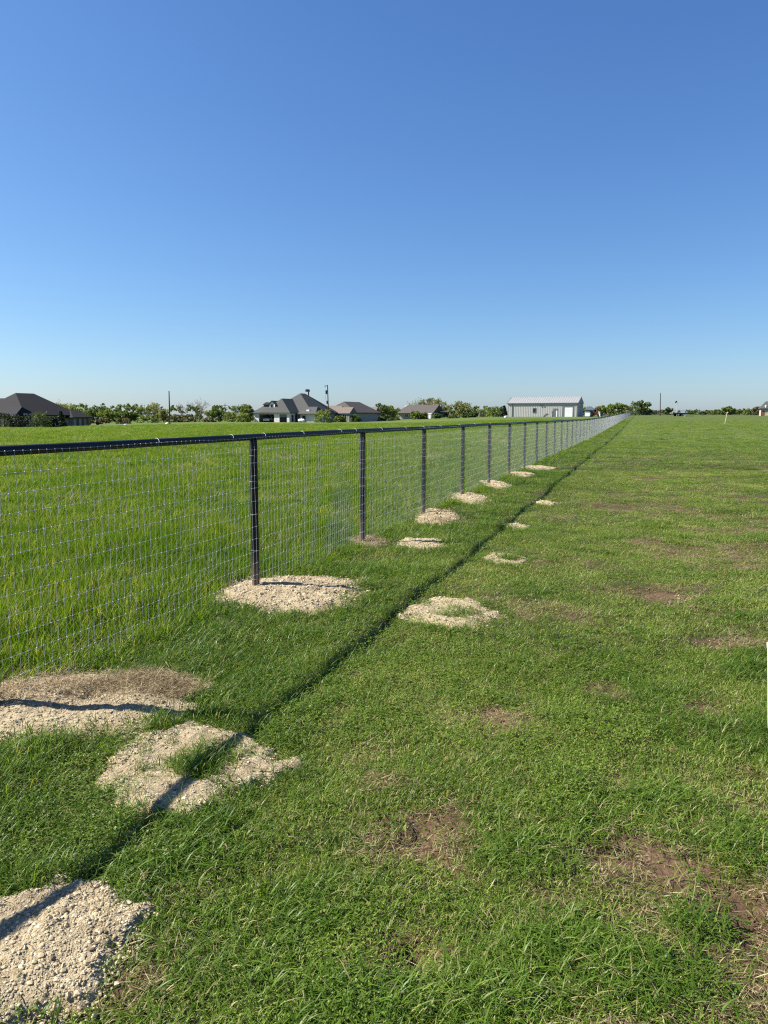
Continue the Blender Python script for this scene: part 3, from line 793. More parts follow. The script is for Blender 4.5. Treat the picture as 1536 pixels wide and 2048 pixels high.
# ------------------------------------------------------------------ buildings far across the field
M['roof_grey'] = plain('grey_shingles', (0.068, 0.070, 0.067), 0.9, 0, 0.15, 0.3, 2.5, 0.3)
M['roof_dark'] = plain('charcoal_shingles', (0.020, 0.020, 0.022), 0.9, 0, 0.15, 0.3, 2.5, 0.3)
M['roof_brown'] = plain('brown_shingles', (0.155, 0.125, 0.105), 0.9, 0, 0.15, 0.25, 2.5, 0.3)
M['roof_umber'] = plain('dark_brown_shingles', (0.085, 0.074, 0.068), 0.9, 0, 0.15, 0.3, 2.5, 0.3)
M['roof_metal'] = plain('pale_roof_metal', (0.245, 0.245, 0.245), 0.6, 0.0, 0.3, 0.06, 0.6)
M['siding'] = plain('grey_wall_metal', (0.43, 0.42, 0.395), 0.6, 0.0, 0.35, 0.06, 0.5)
M['stone_pale'] = plain('pale_limestone_wall', (0.62, 0.58, 0.52), 0.9, 0, 0.15, 0.25, 1.8, 0.4)
M['stone_grey'] = plain('grey_stone_wall', (0.30, 0.29, 0.27), 0.9, 0, 0.15, 0.25, 1.8, 0.4)
M['brick_tan'] = plain('tan_brick_wall', (0.42, 0.33, 0.23), 0.9, 0, 0.15, 0.2, 2.5, 0.3)
M['white'] = plain('white_paint', (0.76, 0.76, 0.74), 0.55, 0, 0.35, 0.05, 1.0)
M['trim'] = plain('pale_trim_paint', (0.55, 0.54, 0.51), 0.6, 0, 0.3, 0.06, 1.0)
M['dark'] = plain('dark_metal', (0.03, 0.03, 0.033), 0.5, 0, 0.4, 0.2, 2.0)
M['frame'] = plain('slate_trim', (0.13, 0.14, 0.15), 0.5, 0, 0.35, 0.08, 1.0)
M['concrete'] = plain('concrete', (0.35, 0.33, 0.30), 0.9, 0, 0.15, 0.15, 2.0)
M['tyre'] = plain('tyre_rubber', (0.02, 0.02, 0.02), 0.9, 0, 0.2, 0.15, 4.0)
M['red'] = plain('faded_red_paint', (0.24, 0.055, 0.035), 0.5, 0, 0.35, 0.2, 1.5)
M['rust'] = plain('brown_rusty_paint', (0.16, 0.075, 0.045), 0.7, 0, 0.25, 0.3, 2.0)
M['pole'] = plain('weathered_pole_wood', (0.060, 0.050, 0.041), 0.9, 0, 0.15, 0.3, 3.0)
M['bluegrey'] = plain('blue_grey_sheet_metal', (0.17, 0.21, 0.26), 0.5, 0.1, 0.4, 0.1, 0.8)
M['timber'] = plain('fresh_lumber', (0.52, 0.44, 0.26), 0.8, 0, 0.2, 0.15, 3.0)
t = NT('window_glass'); M['glass'] = t.done(t.bsdf((0.018, 0.022, 0.027), 0.06, 0, 0.5))
ROT = -rad(25)

def hip(mb, u0, u1, v0, v1, z0, z1, along, a0, a1, oh=0.45, fas=0.18):
    """hip roof; ridge along 'u' or 'v' from a0 to a1, at the middle of the other axis (equal to an eave: a gable)"""
    u0 -= oh; u1 += oh; v0 -= oh; v1 += oh
    if along == 'u':
        m = (v0 + v1) / 2; r0, r1 = (a0, m, z1), (a1, m, z1)
    else:
        m = (u0 + u1) / 2; r0, r1 = (m, a0, z1), (m, a1, z1)
    E = [(u0, v0, z0), (u1, v0, z0), (u1, v1, z0), (u0, v1, z0)]
    L = [(x, y, z - fas) for x, y, z in E]
    vs = E + L + [r0, r1]
    if along == 'u': top = [(0, 1, 9, 8), (1, 2, 9), (2, 3, 8, 9), (3, 0, 8)]
    else: top = [(1, 2, 9, 8), (0, 1, 8), (3, 0, 8, 9), (2, 3, 9)]
    mb.add(vs, top + [(0, 4, 5, 1), (1, 5, 6, 2), (2, 6, 7, 3), (3, 7, 4, 0), (7, 6, 5, 4)])
def part(name, parent, mat, fn, kind=None):
    mb = MB(); fn(mb); return mb.build(name, mat, parent, kind)
def opening(parent, name, side, a0, a1, z0, z1, wall, frame_m, pane_m, pane='pane', proud=0.05, rim=0.09, mull=0):
    """a framed window or door standing proud of a wall: side 'f' (wall at v), 'r' (wall at u)"""
    def put(mb, x0, x1, w0, w1, q0, q1):
        if side == 'f': mb.box(x0, x1, w0, w1, q0, q1)
        else: mb.box(w0, w1, x0, x1, q0, q1)
    s = -1 if side in ('f', 'l') else 1
    def rng_(d0, d1):
        a, b = wall + s * d0, wall + s * d1
        return min(a, b), max(a, b)
    mb = MB(); o0, o1 = rng_(-0.02, proud)
    put(mb, a0 - rim, a0, o0, o1, z0 - rim, z1 + rim); put(mb, a1, a1 + rim, o0, o1, z0 - rim, z1 + rim)
    put(mb, a0, a1, o0, o1, z1, z1 + rim); put(mb, a0, a1, o0, o1, z0 - rim, z0)
    for k in range(mull):
        c = a0 + (a1 - a0) * (k + 1) / (mull + 1); put(mb, c - 0.03, c + 0.03, o0, o1, z0, z1)
    f = mb.build(name, frame_m, parent)
    mb = MB(); o0, o1 = rng_(-0.01, 0.015); put(mb, a0, a1, o0, o1, z0, z1); mb.build(pane, pane_m, f)
    return f
def place(px, Y, dz=0.0):
    p = at(px, 833, Y); return (p.x, Y, gz1(p.x, Y) + dz)

# --- left house: charcoal hip roof
h = thing('house', 'long low house under a tall charcoal hip roof, at the left edge behind dark bushes', 'house', place(50, 130, -0.05), ROT)
part('wall', h, M['brick_tan'], lambda m: m.box(-30, -0.5, 0.5, 11.6, -0.4, 2.2))
part('roof', h, M['roof_dark'], lambda m: hip(m, -14.2, -0.2, 0.2, 11.9, 2.2, 6.35, 'v', 4.0, 8.0))
part('roof', h, M['roof_dark'], lambda m: hip(m, -32, -9.0, 1.4, 10.0, 2.2, 5.45, 'u', -27, -8.0))
part('roof', h, M['roof_dark'], lambda m: hip(m, -6.5, -0.6, -1.4, 2.6, 2.15, 3.65, 'u', -5.0, -1.4, 0.35))
r_ = part('chimney_pipe', h, M['dark'], lambda m: (m.tube([(-11.2, 2.6, 4.0), (-11.2, 2.6, 5.5)], 0.09, 8), m.box(-11.25, -10.5, 2.55, 2.65, 4.55, 4.68)))
part('roof_vent', h, M['dark'], lambda m: m.tube([(-3.0, 10.6, 3.2), (-3.0, 10.6, 4.3)], 0.06, 6))
part('wall', h, M['stone_grey'], lambda m: m.box(-3.0, 0.9, 10.0, 13.8, -0.4, 1.75))
part('roof', h, M['roof_dark'], lambda m: hip(m, -3.6, 1.2, 9.6, 14.0, 1.78, 3.15, 'v', 11.2, 12.4, 0.4))
for a in (10.6, 11.9, 13.0): opening(h, 'window', 'r', a, a + 0.55, 0.1, 1.5, 0.9, M['frame'], M['glass'])
for a in (2.2, 5.0, 7.4): opening(h, 'window', 'r', a, a + 1.3, 0.4, 1.8, -0.5, M['trim'], M['glass'], mull=1)
for a in (-12.5, -9.0): opening(h, 'window', 'f', a, a + 1.5, 0.4, 1.8, 0.5, M['trim'], M['glass'], mull=1)

# --- middle house with the open garage
h = thing('house', 'grey shingled house with an open garage, a white dormer and steep roofs', 'house', place(579, 170, -0.05), ROT)
def garage(m):
    for a, b in ((-10.1, -8.75), (-4.35, -2.85), (-0.75, -0.05)): m.box(a, b, 0.0, 0.3, -0.4, 1.95)
    m.box(-10.1, -0.05, 0.0, 0.3, 1.95, 2.3)
    m.box(-10.1, -9.8, 0.3, 6.6, -0.4, 2.3); m.box(-9.8, -0.35, 6.3, 6.6, -0.4, 2.3); m.box(-0.35, -0.05, 0.3, 6.6, -0.4, 2.3)
part('wall', h, M['stone_pale'], garage)
part('garage_floor', h, M['concrete'], lambda m: m.box(-9.79, -0.36, -3.0, 6.29, -0.4, 0.03))
part('roof', h, M['roof_grey'], lambda m: hip(m, -7.7, 0.0, 0.0, 7.0, 2.35, 5.75, 'v', 2.7, 7.6, 0.4))
part('roof', h, M['roof_grey'], lambda m: hip(m, -10.2, -5.2, 0.0, 6.7, 2.342, 4.0, 'u', -9.6, -4.6, 0.4))
gd = part('garage_door', h, M['frame'], lambda m: m.box(-2.85, -0.75, 0.12, 0.2, 1.25, 1.94))
part('wall', h, M['stone_grey'], lambda m: m.box(-9.0, 3.3, 4.6, 16.4, -0.4, 2.3))
part('roof', h, M['roof_grey'], lambda m: hip(m, -8.8, 3.6, 4.2, 16.6, 2.35, 7.15, 'v', 9.2, 11.6, 0.4))
part('wall', h, M['stone_pale'], lambda m: m.box(0.9, 4.9, 3.2, 8.0, -0.4, 2.05))
part('roof', h, M['roof_grey'], lambda m: hip(m, 0.7, 5.3, 2.9, 8.2, 2.1, 3.75, 'u', 2.2, 4.5, 0.35))
part('roof_vent', h, M['white'], lambda m: m.box(2.5, 3.3, 3.6, 4.2, 2.55, 3.05))
opening(h, 'window', 'f', 1.6, 2.5, 0.4, 1.6, 3.2, M['trim'], M['glass'])
opening(h, 'window', 'r', 4.0, 4.7, 0.3, 1.6, 4.9, M['frame'], M['glass'])
opening(h, 'window', 'r', 5.8, 6.6, 0.3, 1.6, 4.9, M['frame'], M['glass'])
opening(h, 'window', 'r', 1.0, 1.7, 0.3, 1.7, -0.05, M['frame'], M['glass'])
opening(h, 'door', 'r', 2.6, 3.3, 0.1, 1.8, -0.05, M['frame'], M['dark'], 'door_panel')
d = part('dormer', h, M['white'], lambda m: (m.box(-6.1, -4.6, 0.75, 4.0, 2.9, 4.35), m.prism([(-6.1, 4.35), (-4.6, 4.35), (-5.35, 5.0)], 'y', 0.75, 3.9)))
part('dormer_roof', d, M['roof_grey'], lambda m: (m.prism([(-6.4, 4.14), (-5.35, 5.05), (-5.35, 5.2), (-6.5, 4.22)], 'y', 0.5, 4.4), m.prism([(-4.3, 4.14), (-4.2, 4.22), (-5.35, 5.2), (-5.35, 5.05)], 'y', 0.5, 4.4)))
opening(d, 'window', 'f', -5.65, -5.05, 3.35, 4.3, 0.75, M['trim'], M['glass'])
part('dormer', h, M['roof_grey'], lambda m: (m.box(-9.3, -7.4, 2.9, 6.0, 2.6, 4.3), m.prism([(-9.5, 4.3), (-7.2, 4.3), (-8.35, 4.9)], 'y', 2.6, 6.2)))
c_ = part('chimney', h, M['dark'], lambda m: m.tube([(-2.0, 12.2, 6.5), (-2.0, 12.2, 7.6)], 0.16, 8))
part('chimney_cap', c_, M['dark'], lambda m: (m.box(-2.75, -1.8, 11.9, 12.5, 7.6, 8.15), m.box(-2.55, -2.0, 11.7, 12.7, 8.15, 8.22)))
def car(name, label, loc, rz, mat, cat='car', group=None):
    c = thing(name, label, cat, loc, rz, group)
    prof = [(-2.15, 0.35), (-2.2, 0.75), (-2.0, 0.95), (-1.5, 1.0), (-1.0, 1.42), (0.5, 1.46), (1.15, 1.02), (2.0, 0.9), (2.2, 0.7), (2.2, 0.35)]
    part('body', c, mat, lambda m: m.prism(prof, 'y', -0.85, 0.85))
    part('window', c, M['glass'], lambda m: m.prism([(-1.35, 1.02), (-0.95, 1.36), (0.45, 1.39), (0.98, 1.04)], 'y', -0.856, 0.856))
    part('windscreen', c, M['glass'], lambda m: m.add([(0.56, -0.75, 1.445), (0.56, 0.75, 1.445), (1.18, 0.75, 1.04), (1.18, -0.75, 1.04)], [(0, 1, 2, 3)]))
    for sx in (-1.35, 1.35):
        for sy in (-1, 1):
            part('wheel', c, M['tyre'], lambda m: m.tube([(sx, sy * 0.66, 0.32), (sx, sy * 0.88, 0.32)], 0.32, 14))
    for sy in (-0.6, 0.6): part('headlight', c, M['white'], lambda m: m.box(2.18, 2.23, sy - 0.16, sy + 0.16, 0.62, 0.76))
    return c
def house_pt(px, Y, u, v, z=0.0):
    b = Vector(place(px, Y, -0.05)); ca, sa = math.cos(ROT), math.sin(ROT)
    return (b.x + u * ca - v * sa, b.y + u * sa + v * ca, b.z + z)
car('car', 'silver car parked inside the open garage', house_pt(579, 170, -7.2, 2.9, 0.03), ROT - math.pi / 2, M['trim'])
# white propane tank lying by the wall
def tank(label, loc, rz):
    o = thing('propane_tank', label, 'propane tank', loc, rz); o.scale = (0.7, 0.7, 0.7)
    zz = [(-1.25, 0.05), (-1.2, 0.3), (-1.0, 0.44), (-0.7, 0.48), (0.7, 0.48), (1.0, 0.44), (1.2, 0.3), (1.25, 0.05)]
    part('shell', o, M['white'], lambda m: m.tube([(x, 0, 0.68) for x, r in zz], [r for x, r in zz], 16))
    part('dome', o, M['white'], lambda m: m.tube([(0, 0, 1.12), (0, 0, 1.34), (0, 0, 1.38)], [0.17, 0.17, 0.08], 10))
    for x in (-0.75, 0.75): part('leg', o, M['concrete'], lambda m: m.box(x - 0.12, x + 0.12, -0.4, 0.4, -0.1, 0.26))
tank('white propane tank lying by the wall right of the garages', place(603, 167), ROT)

# --- brown roofed house right of the tall pole
h = thing('house', 'house with dark brown hip roof and two small gables right of the tall pole', 'house', place(705, 185, 0), ROT)
part('wall', h, M['stone_grey'], lambda m: m.box(-9.0, 0.0, 1.0, 15.0, -0.4, 2.4))
part('roof', h, M['roof_umber'], lambda m: hip(m, -9.0, 0.4, 0.8, 15.4, 2.4, 5.3, 'v', 3.4, 12.5, 0.4))
for u0, u1, v0, v1, zt in ((-6.3, -3.0, -2.0, 1.6, 4.15), (-2.2, 0.6, -2.9, 0.9, 3.75)):
    part('wall', h, M['stone_grey'], lambda m: (m.box(u0, u1, v0, v1, -0.4, 2.2), m.prism([(v0, 2.2), (v1, 2.2), ((v0 + v1) / 2, zt - 0.1)], 'x', u0 + 0.3, u1)))
    part('roof', h, M['roof_brown'], lambda m: hip(m, u0 - 2.0, u1, v0, v1, 2.2, zt, 'u', u0 - 2, u1 + 0.25, 0.25, 0.12))
    opening(h, 'window', 'r', v0 + 1.1, v0 + 2.2, 0.5, 1.8, u1, M['trim'], M['glass'], mull=1)
    opening(h, 'window', 'f', u0 + 0.9, u0 + 2.0, 0.5, 1.8, v0, M['trim'], M['glass'], mull=1)

h = thing('house', 'low house with a pale brown gable roof left of the leafy tree clump', 'house', place(748, 225, 0), ROT)
part('wall', h, M['stone_grey'], lambda m: (m.box(-8.0, 0.0, 0.0, 4.6, -0.4, 2.0), m.prism([(0.0, 2.0), (4.6, 2.0), (2.3, 4.1)], 'x', -7.7, -0.01)))
part('roof', h, M['roof_brown'], lambda m: hip(m, -8.4, 0.0, 0.0, 4.6, 2.0, 4.3, 'u', -8.7, 0.3, 0.3, 0.14))
opening(h, 'window', 'f', -6.6, -5.2, 0.5, 1.6, 0.0, M['trim'], M['glass'], mull=1)
opening(h, 'door', 'f', -4.2, -3.2, 0.0, 1.8, 0.0, M['trim'], M['dark'], 'door_panel')
opening(h, 'garage_door', 'f', -2.4, -0.5, 0.0, 1.7, 0.0, M['trim'], M['white'], 'door_panel')
opening(h, 'window', 'r', 1.6, 2.7, 0.6, 1.7, 0.0, M['trim'], M['glass'])

# --- ranch house with a grey gable roof and a lean-to
h = thing('house', 'ranch house with a wide grey gable roof and a low lean-to on its right', 'house', place(868, 258, -0.1), ROT)
part('wall', h, M['stone_grey'], lambda m: (m.box(-13.6, -0.2, 0.3, 10.0, -0.6, 2.0), m.prism([(0.3, 2.0), (10.0, 2.0), (5.15, 4.75)], 'x', -13.4, -0.2)))
part('roof', h, M['roof_umber'], lambda m: hip(m, -14.2, 0.0, -1.4, 10.6, 1.95, 4.95, 'u', -12.0, 0.3, 0.3, 0.14))
opening(h, 'window', 'r', 4.5, 5.8, 2.4, 3.6, -0.2, M['white'], M['glass'])
for a in (-11.5, -7.4, -3.2): opening(h, 'window', 'f', a, a + 1.3, 0.4, 1.5, 0.3, M['trim'], M['glass'], mull=1)
part('lean_to_roof', h, M['roof_grey'], lambda m: m.prism([(2.0, 2.25), (9.0, 2.7), (9.0, 2.84), (2.0, 2.4)], 'x', 0.32, 5.0))
for v in (2.4, 8.6):
    for u in (2.6, 4.7): part('porch_post', h, M['pole'], lambda m: m.box(u - .08, u + .08, v - .08, v + .08, -0.5, 2.3))
o = thing('shed', 'small white shed box standing before the right end of the ranch house', 'shed', place(859, 235), ROT)
part('wall', o, M['white'], lambda m: m.box(-0.55, 0.55, 0, 1.0, -0.3, 1.6)); part('roof', o, M['white'], lambda m: m.prism([(-0.1, 1.6), (1.1, 1.7), (1.1, 1.8), (-0.1, 1.7)], 'x', -0.65, 0.65))
opening(o, 'door', 'f', -0.35, 0.35, 0.0, 1.4, 0.0, M['trim'], M['white'], 'door_panel')

# --- the metal barn
BW, BD, BE, BR = 18.6, 8.6, 3.62, 5.35
h = thing('barn', 'long grey metal barn with a white roll-up door and pale ribbed roof', 'barn', place(1154.5, 187, 0), ROT)
def ribs(m, along, a0, a1, w, z0, z1, step=0.46, d=0.03):
    a = a0 + 0.1
    while a < a1 - 0.1:
        if along == 'f': m.box(a, a + 0.11, w - d, w, z0, z1)
        else: m.box(w, w + d, a, a + 0.06, z0, z1)
        a += step
part('wall', h, M['siding'], lambda m: (m.box(-BW, 0, 0, BD, -0.5, BE), m.prism([(0, BE), (BD, BE), (BD / 2, BR - 0.12)], 'x', -BW, 0)))
def front_ribs(m):
    for a0, a1, z0, z1 in ((-BW, -11.72, -0.3, 3.5), (-11.72, -10.8, -0.3, 1.0), (-11.72, -10.8, 2.35, 3.5), (-10.8, -6.35, -0.3, 3.5), (-6.35, -5.05, 2.2, 3.5), (-5.05, -4.05, -0.3, 3.5), (-4.05, -0.9, 3.06, 3.5), (-0.9, 0, -0.3, 3.5)):
        ribs(m, 'f', a0, a1, 0.0, z0, z1)
part('wall_rib', h, M['siding'], front_ribs, 'stuff')
part('wall_rib', h, M['siding'], lambda m: ribs(m, 'r', 0.2, BD - 0.2, 0.0, -0.3, 3.55), 'stuff')
part('roof', h, M['roof_metal'], lambda m: hip(m, -BW, 0, 0, BD, BE + 0.02, BR, 'u', -BW - 0.16, 0.16, 0.16, 0.08))
def roof_ribs(m):
    a = -BW
    sl = (BR - BE - 0.02) / (BD / 2 + 0.16)
    while a <= 0.05:
        m.add([(a, -0.14, BE + 0.05), (a + 0.06, -0.14, BE + 0.05), (a + 0.06, BD / 2, BR + 0.045), (a, BD / 2, BR + 0.045),
               (a, -0.14, BE), (a + 0.06, -0.14, BE), (a + 0.06, BD / 2, BR - 0.01), (a, BD / 2, BR - 0.01)],
              [(0, 1, 2, 3), (0, 4, 5, 1), (1, 5, 6, 2), (3, 7, 4, 0)]); a += 0.62
part('roof_rib', h, M['roof_metal'], roof_ribs, 'stuff')
part('gutter', h, M['frame'], lambda m: m.box(-BW - 0.2, 0.2, -0.30, -0.165, BE - 0.12, BE + 0.06))
part('verge_trim', h, M['frame'], lambda m: m.prism([(-0.2, BE - 0.12), (BD / 2, BR - 0.1), (BD / 2, BR + 0.06), (-0.2, BE + 0.05)], 'x', 0.17, 0.24))
part('verge_trim', h, M['frame'], lambda m: m.prism([(-0.2, BE - 0.12), (BD / 2, BR - 0.1), (BD / 2, BR + 0.06), (-0.2, BE + 0.05)], 'x', -BW - 0.24, -BW - 0.17))
for u in (-BW + 1.25, -0.08): part('downspout', h, M['frame'], lambda m: m.box(u - 0.07, u + 0.07, -0.15, -0.05, -0.3, BE - 0.1))
opening(h, 'window', 'f', -11.6, -10.9, 1.15, 2.2, 0.0, M['frame'], M['glass'], mull=0, proud=0.07, rim=0.12)
f_ = opening(h, 'door', 'f', -5.65, -5.2, -0.1, 1.72, 0.0, M['frame'], M['white'], 'door_panel', 0.06, 0.1)
part('door_surround', h, M['frame'], lambda m: (m.box(-6.3, -5.76, -0.07, -0.01, -0.3, 2.15), m.box(-5.76, -5.1, -0.07, -0.01, 1.85, 2.15)))
rd = part('roll_up_door', h, M['frame'], lambda m: (m.box(-3.95, -3.35, -0.08, -0.01, -0.3, 3.0), m.box(-1.25, -0.95, -0.08, -0.01, -0.3, 3.0), m.box(-3.35, -1.25, -0.08, -0.01, 2.5, 3.0)))
for k in range(6): part('door_panel', rd, M['white'], lambda m: m.box(-3.35, -1.25, -0.05, -0.012, -0.2 + k * 0.45, -0.2 + k * 0.45 + 0.435))
for u in (-9.75, -9.05): part('flood_light', h, M['dark'], lambda m: (m.box(u - 0.12, u + 0.12, -0.28, -0.1, 3.0, 3.2), m.box(u - 0.03, u + 0.03, -0.1, 0, 3.08, 3.14)))

# --- house at the right edge
h = thing('house', 'tan brick house with a grey hip roof, cut by the right edge', 'house', place(1521, 215, -0.1), ROT)
part('wall', h, M['brick_tan'], lambda m: m.box(0.0, 14, 0, 9, -0.5, 2.35))
part('roof', h, M['roof_grey'], lambda m: hip(m, 0, 14, 0, 9, 2.35, 4.5, 'u', 1.4, 12.6, 0.4))
part('roof_vent', h, M['white'], lambda m: m.tube([(1.25, 0.45, 2.5), (1.25, 0.45, 3.2), (1.25, 0.45, 3.32)], [0.22, 0.22, 0.08], 8))
opening(h, 'window', 'f', 1.9, 2.6, 0.4, 1.7, 0.0, M['trim'], M['glass'])
opening(h, 'door', 'f', 0.15, 0.85, -0.2, 1.6, 0.0, M['frame'], M['rust'], 'door_panel')

# --- yard things right of the barn
o = thing('storage_bin', 'white crate bin on legs just right of the barn', 'bin', place(1174.5, 182), ROT)
part('shell', o, M['white'], lambda m: m.box(-0.62, 0.62, 0, 1.0, 0.18, 1.15)); part('lid', o, M['trim'], lambda m: m.box(-0.66, 0.66, -0.04, 1.04, 1.152, 1.22))
for u in (-0.5, 0.5):
    for v in (0.1, 0.9): part('leg', o, M['dark'], lambda m: m.box(u - .05, u + .05, v - .05, v + .05, -0.1, 0.18))
o = thing('shed', 'blue grey metal shed with a low gable roof beyond the barn', 'shed', place(1178, 222), ROT)
part('wall', o, M['bluegrey'], lambda m: (m.box(-1.3, 1.3, 0, 3.4, -0.3, 1.9), m.prism([(-1.3, 1.9), (1.3, 1.9), (0, 2.7)], 'y', 0.0, 3.4)))
part('roof', o, M['bluegrey'], lambda m: hip(m, -1.3, 1.3, 0, 3.4, 1.9, 2.85, 'v', -0.2, 3.6, 0.2, 0.1)); opening(o, 'door', 'f', -0.6, 0.5, 0, 1.6, 0.0, M['frame'], M['bluegrey'], 'door_panel')
o = thing('tractor', 'old red tractor with a tall exhaust stack parked right of the white bin', 'tractor', place(1188, 188), ROT + 0.3)
part('hood', o, M['red'], lambda m: m.prism([(-0.2, 0.75), (1.6, 0.7), (1.65, 1.2), (-0.2, 1.35)], 'y', -0.33, 0.33))
part('seat', o, M['dark'], lambda m: (m.box(-1.0, -0.5, -0.25, 0.25, 1.05, 1.15), m.box(-1.08, -1.0, -0.25, 0.25, 1.15, 1.5)))
part('fender', o, M['red'], lambda m: (m.box(-1.3, -0.3, -0.95, -0.6, 1.4, 1.48), m.box(-1.3, -0.3, 0.6, 0.95, 1.4, 1.48)))
part('chassis', o, M['rust'], lambda m: m.box(-1.2, 1.5, -0.22, 0.22, 0.5, 0.76))
part('exhaust_stack', o, M['rust'], lambda m: m.tube([(0.7, 0.12, 1.2), (0.7, 0.12, 2.5)], 0.09, 8))
part('steering_wheel', o, M['dark'], lambda m: (m.tube([(-0.15, 0, 1.3), (-0.4, 0, 1.55)], 0.03, 6), m.tube([(-0.4 + 0.12 * math.cos(a), 0.2 * math.sin(a), 1.55 + 0.12 * math.cos(a)) for a in np.linspace(0, 6.283, 13)], 0.02, 5, False)))
for sy in (-1, 1):
    w_ = part('rear_wheel', o, M['tyre'], lambda m: m.tube([(-0.8, sy * 0.6, 0.7), (-0.8, sy * 0.95, 0.7)], 0.7, 18)); part('rim', w_, M['rust'], lambda m: m.tube([(-0.8, sy * 0.62, 0.7), (-0.8, sy * 0.965, 0.7)], 0.38, 12))
    w_ = part('front_wheel', o, M['tyre'], lambda m: m.tube([(1.3, sy * 0.5, 0.35), (1.3, sy * 0.72, 0.35)], 0.36, 14)); part('rim', w_, M['rust'], lambda m: m.tube([(1.3, sy * 0.52, 0.35), (1.3, sy * 0.735, 0.35)], 0.18, 10))
o = thing('loader_bucket', 'white loader blade standing on edge right of the red tractor', 'loader bucket', place(1197.5, 186), ROT)
part('blade', o, M['white'], lambda m: m.prism([(-0.3, 1.35), (0.1, 1.3), (0.28, 0.5), (0.42, 0.0), (0.3, -0.05), (0.05, 0.45), (-0.1, 1.2)], 'y', 0, 1.8))
part('bracket', o, M['dark'], lambda m: (m.box(0.3, 0.7, 0.3, 0.45, 0.2, 0.35), m.box(0.3, 0.7, 1.3, 1.45, 0.2, 0.35)))
o = thing('harrow', 'dark farm harrow lying low right of the white loader blade', 'harrow', place(1208, 190), ROT)
part('frame', o, M['dark'], lambda m: (m.box(-1.1, 1.3, 0, 0.12, 0.55, 0.68), m.box(-1.1, 1.3, 1.3, 1.42, 0.55, 0.68), m.box(-1.1, -0.98, 0.12, 1.3, 0.55, 0.68), m.box(1.18, 1.3, 0.12, 1.3, 0.55, 0.68)))
for k in range(7): part('disc', o, M['rust'], lambda m: m.tube([(-1.0 + 0.35 * k, 0.05, 0.3), (-0.96 + 0.35 * k, 0.05, 0.3)], 0.32, 14))
o = thing('wheelbarrow', 'black wheelbarrow tipped on end against the barn front', 'wheelbarrow', place(1092, 184), ROT)
part('tray', o, M['dark'], lambda m: m.add([(-0.6, 0, 0.0), (0.35, 0, 0.55), (0.35, 0.7, 0.55), (-0.6, 0.7, 0.0), (-0.62, 0.12, 0.45), (0.2, 0.12, 0.95), (0.2, 0.58, 0.95), (-0.62, 0.58, 0.45)],
     [(0, 1, 2, 3), (0, 4, 5, 1), (1, 5, 6, 2), (2, 6, 7, 3), (3, 7, 4, 0)]))
for v in (0.1, 0.6): part('handle', o, M['pole'], lambda m: m.tube([(-0.5, v, 0.05), (0.75, v, 0.78)], 0.03, 6))
part('wheel', o, M['tyre'], lambda m: m.tube([(-0.55, 0.28, 0.18), (-0.55, 0.42, 0.18)], 0.2, 14))
o = thing('meter_post', 'dark meter box on a short post left of the barn door', 'meter post', place(1105, 184.5), ROT)
part('post', o, M['dark'], lambda m: m.box(-0.09, 0.09, 0, 0.18, -0.1, 0.9)); part('meter_box', o, M['frame'], lambda m: m.box(-0.22, 0.22, -0.08, 0.24, 0.9, 1.5))
o = thing('utility_vehicle', 'red farm buggy with a white roof parked before the wood', 'buggy', place(186, 150), 0.25)
part('body', o, M['red'], lambda m: m.prism([(-1.2, 0.35), (1.1, 0.35), (1.25, 0.75), (0.7, 0.85), (0.55, 0.6), (-0.35, 0.6), (-0.45, 0.85), (-1.25, 0.85)], 'y', -0.6, 0.6))
part('roof', o, M['white'], lambda m: m.box(-0.9, 0.75, -0.62, 0.62, 1.55, 1.63))
for x in (-0.8, 0.65):
    for y in (-0.55, 0.55): part('roof_post', o, M['dark'], lambda m: m.box(x - .03, x + .03, y - .03, y + .03, 0.8, 1.55))
for x in (-0.85, 0.85):
    for y in (-1, 1): part('wheel', o, M['tyre'], lambda m: m.tube([(x, y * 0.45, 0.3), (x, y * 0.68, 0.3)], 0.3, 14))
part('seat', o, M['dark'], lambda m: (m.box(-0.4, 0.1, -0.5, 0.5, 0.6, 0.8), m.box(-0.5, -0.4, -0.5, 0.5, 0.8, 1.2)))

# --- flatbed trailer and lumber by the far fence
o = thing('flatbed_trailer', 'black flatbed trailer with white wheel rims in front of the far fence', 'trailer', place(1363, 205), 0.05)
part('deck', o, M['trim'], lambda m: m.box(-2.6, 2.2, 0, 2.0, 0.87, 0.95)); part('frame', o, M['dark'], lambda m: (m.box(-2.6, 3.6, 0.05, 1.95, 0.6, 0.868), m.box(-4.6, -2.6, 0.8, 1.2, 0.6, 0.75)))
for x in (-1.0, 0.6):
    for y, n_ in ((-0.12, -0.2), (2.12, 2.2)):
        w_ = part('wheel', o, M['tyre'], lambda m: m.tube([(x, min(y, 1.9) if y > 1 else 0.1, 0.4), (x, y, 0.4)], 0.42, 16)); part('rim', w_, M['white'], lambda m: m.tube([(x, y, 0.4), (x, n_, 0.4)], 0.24, 12))
part('fender', o, M['dark'], lambda m: m.box(-1.7, 1.3, -0.15, 0.04, 0.84, 0.9))
o = thing('lumber_stack', 'low stack of pale lumber right of the black trailer', 'lumber stack', place(1379.5, 200), 0.03)
for r_ in range(2):
    for k in range(5): part('plank', o, M['timber'], lambda m: m.box(-1.3 + 0.07 * ((k * 3 + r_) % 4), 1.2 + 0.05 * (k % 3), k * 0.16, k * 0.16 + 0.145, 0.02 + r_ * 0.1, 0.11 + r_ * 0.1))
